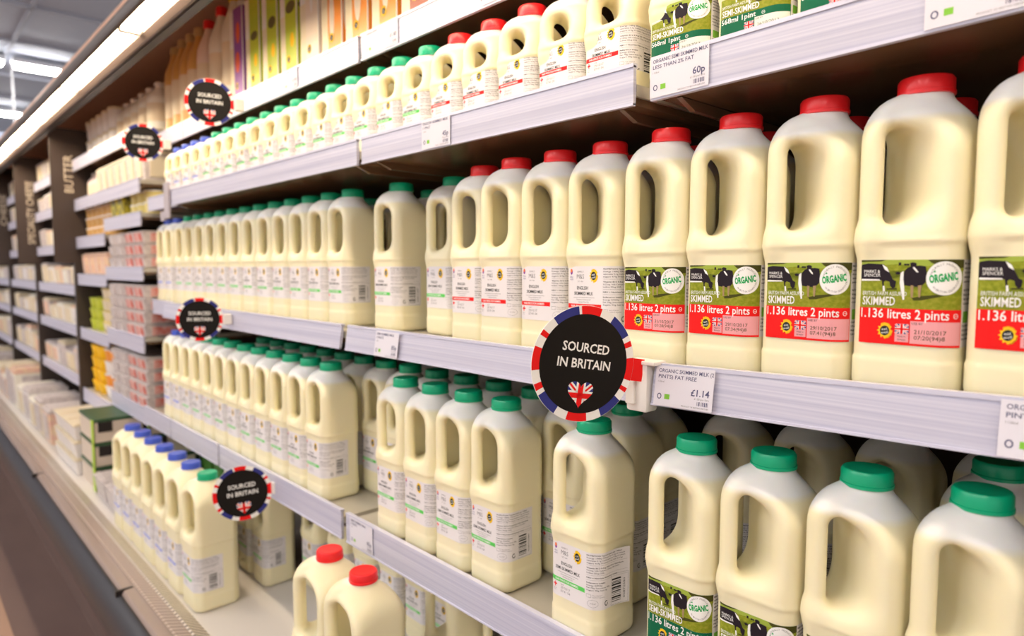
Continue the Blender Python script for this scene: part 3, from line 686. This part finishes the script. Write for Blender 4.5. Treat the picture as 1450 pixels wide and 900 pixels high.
# upper shelf, one pint
for i, x in enumerate((-.245, -.322, -.402)):
    bottle('1', 'green', 'op', x, .634, SB + rb(x), '%s small organic semi-skimmed bottle from the right, dark green label, upper shelf' % ORD[i], GB)
for i, x in enumerate((-.497, -.573, -.649, -.724, -.799)):
    bottle('1', 'red', ('1', 'red'), x, .640, SB, '%s small red-banded skimmed bottle counted left from the organic ones, upper shelf' % ORD[i], GB)
for i in range(13):
    bottle('1', 'green', ('1', 'green'), -.874 - .0755 * i, .640, SB, '%s small green-banded bottle counted left from the red-capped ones, upper shelf' % ORD[i], GB)
for i in range(4):
    bottle('1', 'blue', ('1', 'blue'), -1.862 - .0755 * i, .640, SB, '%s small blue-capped bottle counted left from the green-capped ones, upper shelf' % ORD[i], GB)
# lower shelf
for i, x in enumerate((-.125, -.2085, -.292, -.3755)):
    bottle('2', 'green', 'os', x, .6125, SC + rb(x), '%s organic semi-skimmed bottle from the right with green label, lower right shelf' % ORD[i], GC)
bottle('2', 'green', 'peel', -.512, .6095, SC, 'green-capped bottle with its label peeling off, under the large round sign', GC)
for i, x in enumerate((-.676, -.758, -.840, -.921)):
    bottle('2', 'green', ('2', 'green'), x, .6175, SC, '%s green-capped bottle counted left from the peeling-label one, front of lower shelf' % ORD[i], GC)
for i in range(12):
    bottle('2', 'green' if i < 10 else 'blue', ('2', 'green' if i < 10 else 'blue'), -1.165 - .0820 * i, .612, SC, '%s bottle counted left from the bare stretch of lower shelf' % ORD[i], GC)
for i, (x, y) in enumerate([(-.134, .715), (-.545, .716), (-.627, .708), (-.709, .706)] + [(-.791 - .082 * k, .706) for k in range(12)]):
    bottle('2', 'green', ('2', 'green'), x, y, SC + rb(x), '%s green-capped bottle from the right in the second row of the lower shelf' % ORD[i], GC)
for i, x in enumerate((-.045, -.150, -.245, -.340, -.440)):
    bottle('2', 'green', ('2', 'green'), x, .86 - .04 * (i > 0), SC + rb(x), '%s shaded bottle from the right standing at the back of the lower shelf' % ORD[i], GC)
for i in range(7):
    bottle('2', 'green', ('2', 'green'), -.56 - .0875 * i, .800, SC, '%s bottle from the right in the third row of the lower shelf' % ORD[i], GC)
# jugs on the deck
for i, x in enumerate((-.852, -.955)):
    bottle('4', 'red', ('4', 'red'), x, .493, DECK_Z, ('right' if i == 0 else 'left') + '-hand red-capped four pint jug standing alone on the deck', GD)
bottle('4', 'green', ('4', 'green'), -1.505, .492, DECK_Z, 'green-capped four pint jug at the near end of the blue-capped row, beside a round sign', GD)
for i in range(6): bottle('4', 'blue', ('4', 'blue'), -1.613 - .0995 * i, .492, DECK_Z, '%s blue-capped four pint jug counted left from the green-capped one' % ORD[i], GD)
bottle('2', 'red', ('2', 'red'), -.842, .655, DECK_Z, 'bottle tucked under the lower rail with only its handle showing', GD)
for i, (x, y) in enumerate(((-1.515, .640), (-1.415, .715), (-1.605, .640), (-1.695, .640), (-1.325, .735), (-1.238, .750), (-1.151, .760), (-1.064, .765), (-.977, .765), (-.890, .765), (-.75, .70), (-.66, .70), (-.57, .70))):
    bottle('2', 'green', ('2', 'green'), x, y, DECK_Z, '%s bottle of the shaded back rows beneath the lower shelf' % ORD[i], GD)

# ------------------------------------------------------------------ round signs on the rails
RINGSEG = [(BLUE, 28, 54), (RED, 60, 66), (RED, 78, 102), (RED, 110, 115), (BLUE, 125, 151), (RED, 168, 192), (BLUE, 207, 232), (RED, 237, 244), (RED, 258, 282), (RED, 294, 300), (BLUE, 315, 345), (RED, 348, 372)]
def heart(cx, cy, w, h):
    pts = []
    for i in range(48):
        t = 2 * PI * i / 48
        x = 16 * math.sin(t) ** 3; y = 13 * math.cos(t) - 5 * math.cos(2 * t) - 2 * math.cos(3 * t) - math.cos(4 * t)
        pts.append((cx + x / 32 * w, cy + (y + 2.5) / 29 * h))
    return pts
def round_sign(X, Y, Z, R, roll, label, ang=70.5, k=.955, holder=True):
    X, Y, Z, R = X * k, Y * k, Z * k, R * k
    t = thing('round_shelf_sign', label, 'sign', (X, Y, Z), 0, 'round signs clipped to the rails')
    D = Vector((math.cos(math.radians(ang)), math.sin(math.radians(ang)), 0)); N = Vector((D.y, -D.x, 0))
    ex = D * math.cos(roll) - zz * math.sin(roll); ez = D * math.sin(roll) + zz * math.cos(roll)
    mp = plane_map((0, 0, 0), ex, ez, N)
    n = 96; vs = []; fs = []
    for k in (0, 1): vs += [mp(R * math.cos(2 * PI * i / n), R * math.sin(2 * PI * i / n), -.0008 * k) for i in range(n)]
    fs = [tuple(range(n)), tuple(range(2 * n - 1, n - 1, -1))] + [(i, n + i, n + (i + 1) % n, (i + 1) % n) for i in range(n)]
    obj('card', mesh_from(vs, fs), t, PWHITE)
    a = Art()
    for mt, a0, a1 in RINGSEG:
        k = 8; p = []; q = []
        for i in range(k + 1):
            b = math.radians(90 - (a0 + (a1 - a0) * i / k)); p.append((R * .995 * math.cos(b), R * .995 * math.sin(b))); q.append((R * .84 * math.cos(b), R * .84 * math.sin(b)))
        a.poly(p + q[::-1], mt, 1)
    obj('flag_border', a.build(mp), t)
    a = Art(); a.ell(0, 0, R * .855, R * .855, SIGNK, 2, 72); obj('black_disc', a.build(mp), t)
    a = Art(); a.text('SOURCED', .0, R * .20, R * .155, PWHITE, 3, w=R * .92, align='c', bold=.018); a.text('IN BRITAIN', .0, R * -.075, R * .155, PWHITE, 3, w=R * 1.04, align='c', bold=.018); obj('lettering', a.build(mp), t)
    a = Art(); a.jack(-R * .28, -R * .80, R * .28, -R * .30, 3, clip=heart(0, -R * .54, R * .50, R * .46)); obj('flag_heart', a.build(mp), t)
    a = Art(); a.rect(R * .90, -R * .20, R * 1.22, R * .20, RED, 0); obj('tab', a.build(mp), t, None)
    if holder:
        mb = MB(); p = mp(R * 1.09, 0, 0); mb.box(p.x - .008, p.x + .008, p.y - .006, p.y + .012, p.z - .012, p.z + .012); obj('holder', mb.mesh(bevel=.002), t, CLIPW)
round_sign(-.452, .521, -.099, .0600, math.radians(9), 'large sharp round Sourced in Britain sign clipped beneath the organic bottles', holder=False)
round_sign(-1.637, .530, -.121, .0505, math.radians(1), 'small round Sourced in Britain sign on the middle rail at left')
round_sign(-1.408, .530, -.477, .0590, math.radians(-4), 'small round Sourced in Britain sign low down beside the green-capped jug')
round_sign(-1.540, .535, .357, .0505, math.radians(2), 'small round Sourced in Britain sign on the top rail left of the cartons')
round_sign(-2.060, .535, .340, .0510, math.radians(2), 'farthest and smallest round Sourced in Britain sign at upper left')

# ------------------------------------------------------------------ cartons and bottles on the top shelf
def carton(X, Y, Z, w, h, front, side, label, blobs):
    t = thing('drink_carton', label, 'drink carton', (X, Y, Z), 0, 'drink cartons on the top shelf')
    a = w / 2
    mb = MB(); g = h - .035
    mb.add([(-a,-a,0),(a,-a,0),(a,a,0),(-a,a,0),(-a,-a,g),(a,-a,g),(a,a,g),(-a,a,g),(-a,0,h-.012),(a,0,h-.012)], [(0,3,2,1),(0,1,5,4),(2,3,7,6),(1,2,6,9,5),(3,0,4,8,7),(4,5,9,8),(6,7,8,9)], 0)
    mb.box(-a, a, -.0015, .0015, h - .0125, h, 0)
    obj('carton_body', mb.mesh(bevel=.0015), t, front)
    A = Art(); A.rect(-a * .94, .004, a * .94, g, side, 1)
    for bx, by, rx, ry, mt in blobs: A.ell(bx * a, by * h, rx * a, ry * h, mt, 2, 18)
    A.sun(a * .25, h * .16, .010, 3)
    obj('printed_side', A.build(plane_map((a, 0, 0), (0, 1, 0), (0, 0, 1), (1, 0, 0))), t)
    A = Art(); A.rect(-a * .95, .006, -a * .35, h * .5, mat('carton_cream', (.82, .72, .50), .4), 1)
    A.rect(-a * .35, .004, a * .97, g, side, 1)
    for bx, by, rx, ry, mt in blobs: A.ell(bx * a * .5 + a * .3, by * h, rx * a * .62, ry * h, mt, 2, 18)
    A.sun(a * .0, h * .13, .009, 3)
    obj('printed_front', A.build(plane_map((0, -a, 0), (1, 0, 0), (0, 0, 1), (0, -1, 0))), t)
    mb = MB(); mb.lathe([(.012, 0), (.012, .008), (.010, .010)], 20, (0, -a * .5, g + .012)); obj('screw_cap', mb.mesh(smooth=True), t, PWHITE)
CWH = mat('carton_white', (.86, .83, .78), .3); CGR = mat('carton_lime', (.42, .58, .03), .35, noise=((1, 1, 9), (.62, .62, .03))); COR = mat('carton_orange', (.88, .30, .03), .35); CPU = mat('carton_purple', (.26, .06, .36), .35); CBR = mat('carton_brown', (.32, .06, .02), .35); CCO = mat('carton_coconut', (.84, .72, .58), .35); CDK = mat('print_berry', (.10, .08, .02), .4); CRD = mat('carton_tomato', (.80, .12, .04), .35)
spec = [(-1.640, CPU, 'purple', [(-.2, .35, .6, .10, CRD), (.1, .62, .5, .1, CRD)]), (-1.545, CGR, 'lime green', [(0, .5, .8, .04, CDK), (.3, .28, .4, .06, YEL)]), (-1.452, CGR, 'lime green', [(.1, .52, .8, .05, CDK), (.3, .28, .4, .06, YEL)]), (-1.360, CGR, 'lime green', [(.0, .55, .9, .05, CDK), (.3, .28, .4, .06, YEL)]),
        (-1.268, CCO, 'cream', [(0, .6, .3, .2, CWH)]), (-1.178, COR, 'orange', [(-.5, .3, .4, .2, CCO), (.2, .62, .6, .08, CRD)]), (-1.088, COR, 'orange', [(-.3, .35, .5, .2, CCO), (.2, .62, .8, .08, CRD)]), (-.998, COR, 'orange', [(-.3, .35, .5, .22, CCO), (.1, .7, .7, .1, CWH)]), (-.908, CBR, 'brown', [(-.3, .3, .7, .14, CCO), (-.3, .3, .5, .10, CWH)]), (-.818, CCO, 'coconut', [(-.2, .35, .8, .14, CBR), (-.2, .35, .6, .11, CWH)]), (-.728, CCO, 'coconut', [(-.2, .35, .8, .14, CBR), (-.2, .35, .6, .11, CWH)]), (-.638, CBR, 'brown', [(-.3, .3, .7, .14, CCO)])]
seen = {}
tot = {c: sum(1 for q in spec if q[2] == c) for _, _, c, _ in spec}
for x, m_, cn, bl in spec:
    seen[cn] = seen.get(cn, 0) + 1
    lb = ('%s of the tall %s drink cartons, counted from the left, top shelf' % (ORD[seen[cn] - 1], cn)) if tot[cn] > 1 else 'tall %s drink carton on the top shelf among the other cartons' % cn
    carton(x, .672, ST, .076, .245, CWH, m_, lb, bl)
def pet(X, Y, Z, r, h, body, cap, label, name='drink_bottle', cat='drink bottle', group='tall drink bottles on the top shelf'):
    t = thing(name, label, cat, (X, Y, Z), 0, group)
    mb = MB(); mb.lathe([(r * .86, 0), (r, .006), (r, h * .60), (r * .92, h * .70), (r * .45, h * .86), (r * .36, h * .90), (r * .36, h * .945)], 28); obj('bottle_body', mb.mesh(smooth=True), t, body)
    mb = MB(); mb.lathe([(r * .44, h * .915), (r * .44, h * .985), (r * .38, h)], 24); obj('cap', mb.mesh(smooth=True), t, cap)
    mb = MB(); mb.lathe([(r * 1.005, h * .18), (r * 1.012, h * .19), (r * 1.012, h * .54), (r * 1.005, h * .55)], 28); obj('label', mb.mesh(smooth=True), t, mat('bottle_label', (.80, .66, .46), .4))
PW = mat('drink_white', (.86, .82, .72), .3); AMB = mat('drink_amber', (.72, .42, .14), .3); GOLD = mat('cap_gold', (.62, .46, .22), .35); PKB = mat('drink_pink', (.84, .68, .60), .3)
for i, (x, h, b, c, cn) in enumerate(((-1.735, .285, PW, YEL, 'white bottle with yellow cap'), (-1.825, .272, PW, CAPR, 'white bottle with red cap'), (-1.918, .262, PKB, CAPR, 'pinkish bottle with red cap'), (-1.995, .262, AMB, GOLD, 'first amber bottle with gold cap, right of the far round sign'), (-2.065, .262, AMB, GOLD, 'second amber bottle with gold cap, behind the far round sign'), (-2.135, .262, AMB, GOLD, 'third amber bottle with gold cap, behind the far round sign'), (-2.205, .258, AMB, GOLD, 'leftmost amber bottle with gold cap'))):
    pet(x, .672, ST, .034, h, b, c, cn + ', on the top shelf')
# the top shelf reaches the end of the bay
shelf(-2.262, -2.006, YT, ZT, .042, 'short end piece of the top shelf under the amber bottles')
shelf(-2.262, -2.066, YR + .022, ZA, HA, 'short end piece of the middle shelf under the blue caps', zs=-.011)
shelf(-2.262, -1.992, YR + .02, ZB, .038, 'short end piece of the upper shelf under the small blue caps', zs=-.0185)
shelf(-2.262, -2.006, YC, ZC, .05, 'short end piece of the lower shelf at the end of the milk', zs=-.012)
# grey bracket hanging at the end of the upper rail
t = thing('rail_bracket', 'grey metal bracket hanging at the left end of the upper milk rail', 'bracket', (-1.985, YR - .008, ZB))
mb = MB(); mb.box(-.020, .020, 0, .006, -.075, .020); mb.box(-.055, -.020, 0, .006, -.080, -.055); obj('plate', mb.mesh(bevel=.001), t, mat('bracket_grey', (.40, .36, .40), .4))

# ------------------------------------------------------------------ desserts, butter and cheese bays
def tub(name, X, Y, Z, r, h, body, lid, label, cat, group, band=None):
    t = thing(name, label, cat, (X, Y, Z), 0, group)
    mb = MB(); mb.lathe([(r * .82, 0), (r * .86, .002), (r * .97, h * .88), (r * .97, h * .90)], 24); obj('pot', mb.mesh(smooth=True), t, body)
    mb = MB(); mb.lathe([(r, h * .88), (r * 1.02, h * .90), (r * 1.02, h * .985), (r * .97, h), (r * .9, h * .985)], 24); obj('lid', mb.mesh(smooth=True), t, lid)
    if band:
        mb = MB(); mb.lathe([(r * .895, h * .20), (r * .905, h * .20), (r * .965, h * .74), (r * .955, h * .74)], 24); obj('label', mb.mesh(smooth=True), t, band)
def pack(name, X, Y, Z, w, d, h, body, film, label, cat, group, art=None):
    """tray with a domed film lid and a printed sleeve"""
    t = thing(name, label, cat, (X, Y, Z), 0, group)
    a, b = w / 2, d / 2
    mb = MB(); mb.add([(-a*.9,-b*.9,0),(a*.9,-b*.9,0),(a*.9,b*.9,0),(-a*.9,b*.9,0),(-a,-b,h*.86),(a,-b,h*.86),(a,b,h*.86),(-a,b,h*.86)], [(0,3,2,1),(4,5,6,7),(0,1,5,4),(1,2,6,5),(2,3,7,6),(3,0,4,7)]); obj('tray', mb.mesh(bevel=.003), t, body)
    mb = MB(); mb.box(-a * 1.03, a * 1.03, -b * 1.03, b * 1.03, h * .86, h * .94); mb.box(-a * .9, a * .9, -b * .9, b * .9, h * .94, h); obj('lid', mb.mesh(bevel=.002), t, film)
    if art:
        mb = MB(); q = .004
        mb.add([(-a*.6,-b*.935-q,h*.12),(a*.6,-b*.935-q,h*.12),(a*.6,-b*1.0-q*1.2,h*.80),(-a*.6,-b*1.0-q*1.2,h*.80),(-a*.6,-b*.9,h*.12),(a*.6,-b*.9,h*.12),(a*.6,-b*.9,h*.80),(-a*.6,-b*.9,h*.80)], [(0,1,2,3),(4,7,6,5),(0,4,5,1),(1,5,6,2),(2,6,7,3),(3,7,4,0)])
        mb.add([(a*.935+q,-b*.6,h*.12),(a*.935+q,b*.6,h*.12),(a+q*1.2,b*.6,h*.80),(a+q*1.2,-b*.6,h*.80),(a*.9,-b*.6,h*.12),(a*.9,b*.6,h*.12),(a*.9,b*.6,h*.80),(a*.9,-b*.6,h*.80)], [(0,1,2,3),(4,7,6,5),(0,4,5,1),(1,5,6,2),(2,6,7,3),(3,7,4,0)])
        obj('sleeve', mb.mesh(), t, art)
CRM = mat('pack_cream', (.76, .66, .48), .35); GRY = mat('pack_grey', (.52, .46, .46), .35, noise=((60, 60, 60), (.66, .60, .58))); LID = mat('lid_white', (.82, .78, .76), .3); PRED = mat('pack_red', (.66, .16, .13), .4, noise=((50, 50, 90), (.72, .50, .46))); PYEL = mat('pack_yellow', (.86, .50, .01), .35); PLIM = mat('pack_lime', (.52, .58, .05), .35); PBLK = mat('pack_black', (.05, .045, .04), .35, noise=((40, 40, 40), (.72, .60, .04))); PBRN = mat('pack_caramel', (.62, .36, .12), .35); PPNK = mat('pack_salmon', (.76, .46, .38), .35, noise=((40, 40, 40), (.80, .62, .42))); PSTR = mat('pack_straw', (.74, .62, .22), .35); POR = mat('pack_orange', (.86, .32, .05), .35); PGRN = mat('pack_green', (.10, .30, .05), .4)
NEAR = (-2.735, -2.275); FAR = (-3.215, -2.745)
def dshelf(xs, z, label, yf=YR, h=.042): shelf(xs[0], xs[1], yf, z, h, label); return z - .0025
kinds = []
def fill(z, x0, x1, step, rows, maker, word, where):
    n = int((x1 - x0) / step + 1e-6); k = 0
    for r in range(rows):
        for i in range(n):
            x = x1 - step * (i + .5)
            pos = '%s from the right' % ORD[i]
            lev = ', %s layer up' % ORD[r] if rows > 1 else ''
            maker(x, r, '%s, %s%s, %s' % (word, pos, lev, where)); k += 1
g = 'chilled packs in the dessert bay'
zt = dshelf((-3.215, -2.275), .425, 'topmost shelf of the dessert bay holding cream pots and bags')
fill(zt, -2.74, -2.28, .092, 1, lambda x, r, l: pet(x, .66, zt, .040, .15, PW, LID, l, 'cream_pot', 'cream pot', 'cream pots on the top dessert shelf'), 'tall cream pot with white cap', 'topmost dessert shelf')
fill(zt, -3.20, -2.75, .09, 2, lambda x, r, l: tub('yoghurt_pot', x, .655, zt + .0755 * r * 1.0, .040, .075, LID, CRM, l, 'pot', 'white pots on the top dessert shelf'), 'white yoghurt pot', 'topmost shelf')
z2 = dshelf((-3.215, -2.275), .268, 'second shelf of the dessert bay holding pale bags and pink bottles')
fill(z2, -2.90, -2.28, .088, 1, lambda x, r, l: pack('cheese_pack', x, .64, z2, .080, .10, .095, GRY, CRM, l, 'pack', 'pale packs on the second dessert shelf', CRM), 'pale tall pack', 'second dessert shelf')
fill(z2, -3.20, -2.92, .068, 1, lambda x, r, l: pet(x, .64, z2, .028, .11, PKB, LID, l, 'yoghurt_drink', 'drink bottle', 'small pink drink bottles'), 'small pink drink bottle', 'second dessert shelf')
z3 = dshelf(NEAR, .168, 'third shelf beside the milk holding yellow tubs')
fill(z3, -2.53, -2.28, .080, 2, lambda x, r, l: tub('custard_tub', x, .635, z3 + .0365 * r, .036, .036, PSTR, LID, l, 'tub', 'straw yellow tubs with white lids'), 'straw yellow tub with white lid', 'third shelf')
fill(z3, -2.72, -2.54, .085, 1, lambda x, r, l: pack('dessert_box', x, .635, z3, .078, .09, .072, PBLK, PBLK, l, 'box', 'black and yellow dessert boxes', None), 'black and yellow dessert box', 'third shelf')
z3f = dshelf(FAR, .118, 'third shelf beside the butter panel holding stacked caramel pots')
fill(z3f, -3.19, -2.76, .085, 3, lambda x, r, l: tub('caramel_pot', x, .635, z3f + .0385 * r, .038, .038, PBRN, LID, l, 'pot', 'stacked caramel pots with white lids'), 'caramel pot with white lid', 'beside the butter panel')
z4 = dshelf(NEAR, .000, 'fourth shelf beside the milk, under the upper red and grey packs')
for nm, xs, mt in (('red-printed grey tray', (-2.50, -2.28), PRED), ('grey film tray', (-2.72, -2.50), GRY)):
    fill(z4, xs[0], xs[1], .105, 3, lambda x, r, l, mt=mt: pack('trifle_pack', x, .64, z4 + .0385 * r, .098, .12, .038, GRY, GRY, l, 'tray', 'stacked dessert trays beside the milk', mt), nm, 'fourth dessert shelf')
z4f = dshelf(FAR, -.028, 'fourth shelf beside the butter panel holding salmon coloured packs')
fill(z4f, -3.20, -2.76, .105, 1, lambda x, r, l: pack('mousse_pack', x, .635, z4f, .095, .10, .085, PPNK, PPNK, l, 'pack', 'salmon and orange mousse packs', PPNK), 'salmon coloured mousse pack', 'beside the butter panel')
z5 = dshelf(NEAR, -.215, 'fifth shelf beside the milk, under stacked grey trays', YR - .004, .05)
for nm, xs, mt in (('red-printed grey tray', (-2.50, -2.28), PRED), ('grey film tray', (-2.72, -2.50), GRY)):
    fill(z5, xs[0], xs[1], .105, 4, lambda x, r, l, mt=mt: pack('trifle_pack', x, .635, z5 + .0405 * r, .098, .12, .040, GRY, GRY, l, 'tray', 'stacked dessert trays beside the milk', mt), nm, 'fifth dessert shelf')
z5f = dshelf(FAR, -.245, 'fifth shelf beside the butter panel holding lime and cream stacks')
fill(z5f, -2.96, -2.76, .095, 4, lambda x, r, l: tub('cream_tub', x, .635, z5f + .0425 * r, .043, .042, CRM, PSTR, l, 'tub', 'stacked cream tubs'), 'cream coloured tub', 'beside the lime tubs')
fill(z5f, -3.20, -2.97, .095, 3, lambda x, r, l: tub('lime_tub', x, .635, z5f + .0425 * r, .043, .042, PLIM, PLIM, l, 'tub', 'stacked lime green tubs'), 'lime green tub', 'beside the butter panel upright')
z6 = dshelf(NEAR, -.440, 'lowest shelf beside the milk, under tall stacks of red and grey trays', YR, .05)
for nm, xs, mt in (('red-printed grey tray', (-2.50, -2.28), PRED), ('grey film tray', (-2.72, -2.50), GRY)):
    fill(z6, xs[0], xs[1], .105, 4, lambda x, r, l, mt=mt: pack('trifle_pack', x, .635, z6 + .0405 * r, .098, .12, .040, GRY, GRY, l, 'tray', 'stacked dessert trays beside the milk', mt), nm, 'lowest dessert shelf')
z6f = dshelf(FAR, -.495, 'lowest shelf beside the butter panel holding yellow tubs and white cups', YR, .05)
fill(z6f, -3.20, -2.97, .095, 4, lambda x, r, l: tub('yellow_tub', x, .635, z6f + .0475 * r, .045, .047, PYEL, PYEL, l, 'tub', 'stacked bright yellow tubs'), 'bright yellow tub', 'lowest dessert shelf')
fill(z6f, -2.96, -2.76, .095, 4, lambda x, r, l: tub('yoghurt_cup', x, .635, z6f + .0475 * r, .043, .047, POR if r % 2 else LID, LID, l, 'cup', 'stacked white yoghurt cups'), 'white lidded yoghurt cup', 'lowest dessert shelf')
# deck of the dessert bay: card trays of packs
CARD = mat('card_tray', (.66, .56, .46), .5); CARDG = mat('card_green', (.03, .085, .035), .45); LIME2 = mat('lime_edge', (.45, .66, .06), .4)
for j, (x, y, cnt) in enumerate(((-2.62, .545, 3), (-2.62, .71, 3))):
    for r in range(cnt):
        t = thing('card_tray', '%s green-edged card tray up from the deck, %s stack' % (ORD[r], ('front', 'back')[j]), 'card tray', (x, y, DECK_Z + .080 * r), 0, 'green-edged card trays stacked on the deck')
        mb = MB(); mb.box(-.11, .11, -.072, .072, 0, .068); obj('tray', mb.mesh(bevel=.003), t, CARD)
        mb = MB(); mb.box(-.112, .112, -.074, .074, .068, .079); obj('dark_rim', mb.mesh(bevel=.002), t, CARDG)
        mb = MB(); mb.box(.085, .114, -.077, -.0745, .0, .076); obj('lime_flap', mb.mesh(), t, LIME2)
        mb = MB(); mb.box(.1085, .1125, -.062, -.020, .034, .0675); obj('cut_out', mb.mesh(bevel=.001), t, BLACKT)
for i in range(3):
    for r in range(3):
        pack('salad_pack', -2.805 - .128 * i, .53, DECK_Z + .062 * r, .120, .15, .060, LID, CRM, '%s white lidded pack from the right, %s layer up, left of the card trays' % (ORD[i], ORD[r]), 'pack', 'white packs stacked on the deck', None)
for i in range(5):
    pack('green_pack', -2.24 - .115 * i, .88, DECK_Z, .10, .16, .14 + .01 * (i % 2), PGRN, LIME2, '%s green pack from the right on the shaded deck behind the card trays' % ORD[i], 'pack', 'green packs on the shaded deck', None)
for i in range(2): pack('dessert_tray', -2.27 - .145 * i, .545, DECK_Z, .13, .17, .075, GRY, GRY, ('right' if i == 0 else 'left') + '-hand grey film tray between the blue-capped jugs and the card trays', 'tray', 'grey trays on the deck', None)
# bays behind the panels
pal = [CRM, GRY, PPNK, LID, GRY, CRM, PW, GRY]
def far_bay(x0, x1, nm, seed):
    r_ = random.Random(seed)
    for q, z in enumerate((.42, .27, .10, -.075, -.245, -.455)):
        zb = dshelf((x0 + .015, x1 - .015), z, '%s shelf from the top in the %s bay' % (ORD[q], nm))
        hh = (.12, .11, .12, .12, .12, .15)[q]
        n = 5; st = (x1 - x0 - .05) / n
        for i in range(n):
            m1 = r_.choice(pal); m2 = r_.choice(pal)
            pack('cheese_pack', x1 - .025 - st * (i + .5), .64, zb, st * .90, .11, hh * r_.uniform(.55, .85), m1, m2, '%s blurred pack from the right on the %s shelf of the %s bay' % (ORD[i], ORD[q], nm), 'pack', 'packs in the %s bay' % nm, r_.choice(pal))
    for i in range(5):
        st = (x1 - x0 - .06) / 5
        pack('cheese_pack', x1 - .03 - st * (i + .5), .54, DECK_Z, st * .9, .16, r_.uniform(.13, .22), r_.choice(pal), r_.choice(pal), '%s blurred pack from the right on the deck of the %s bay' % (ORD[i], nm), 'pack', 'packs on the deck of the %s bay' % nm, r_.choice(pal))
far_bay(-4.195, -3.25, 'speciality cheese', 1); far_bay(-5.22, -4.225, 'cheese', 2); far_bay(-6.3, -5.25, 'farthest', 3)
# hanging category panels
PANEL = mat('panel_brown', (.060, .040, .032), .42, .4); LETT = mat('panel_lettering', (.78, .66, .50), .45)
for x, word, wl, y0 in ((UPR[0], 'BUTTER', .148, .497), (UPR[1], 'SPECIALITY CHEESE', .315, .494), (UPR[2], 'CHEESE', .19, .492)):
    t = thing('category_panel', 'dark brown hanging panel lettered %s sideways' % word.title(), 'sign panel', (x + .0165, y0, .017), 0, 'category panels between the bays')
    mb = MB(); mb.box(-.002, .002, 0, .118, 0, .535); obj('board', mb.mesh(bevel=.0008), t, PANEL)
    a = Art(); a.text(word, .077, .43 - wl if word != 'SPECIALITY CHEESE' else .10, .031, LETT, 1, w=wl, rot=PI / 2); obj('lettering', a.build(plane_map((.0022, 0, 0), (0, 1, 0), (0, 0, 1), (1, 0, 0))), t)
# distant hanging shop sign
t = thing('hanging_shop_sign', 'small grey hanging sign with white letters at the far left edge', 'sign', (-9.6, .98, 1.405))
mb = MB(); mb.box(-.01, .01, -.30, .22, -.11, .11); obj('board', mb.mesh(), t, mat('sign_grey', (.40, .45, .58), .5))
for y in (-.25, .18): mb = MB(); mb.box(-.006, .006, y, y + .02, .11, CEIL_Z - 1.405); obj('hanger', mb.mesh(), t, HOUS)
a = Art(); a.text('SC', .03, -.045, .09, PWHITE, 1, w=.13); obj('lettering', a.build(plane_map((.0105, 0, 0), (0, 1, 0), (0, 0, 1), (1, 0, 0)), lift=.001), t)
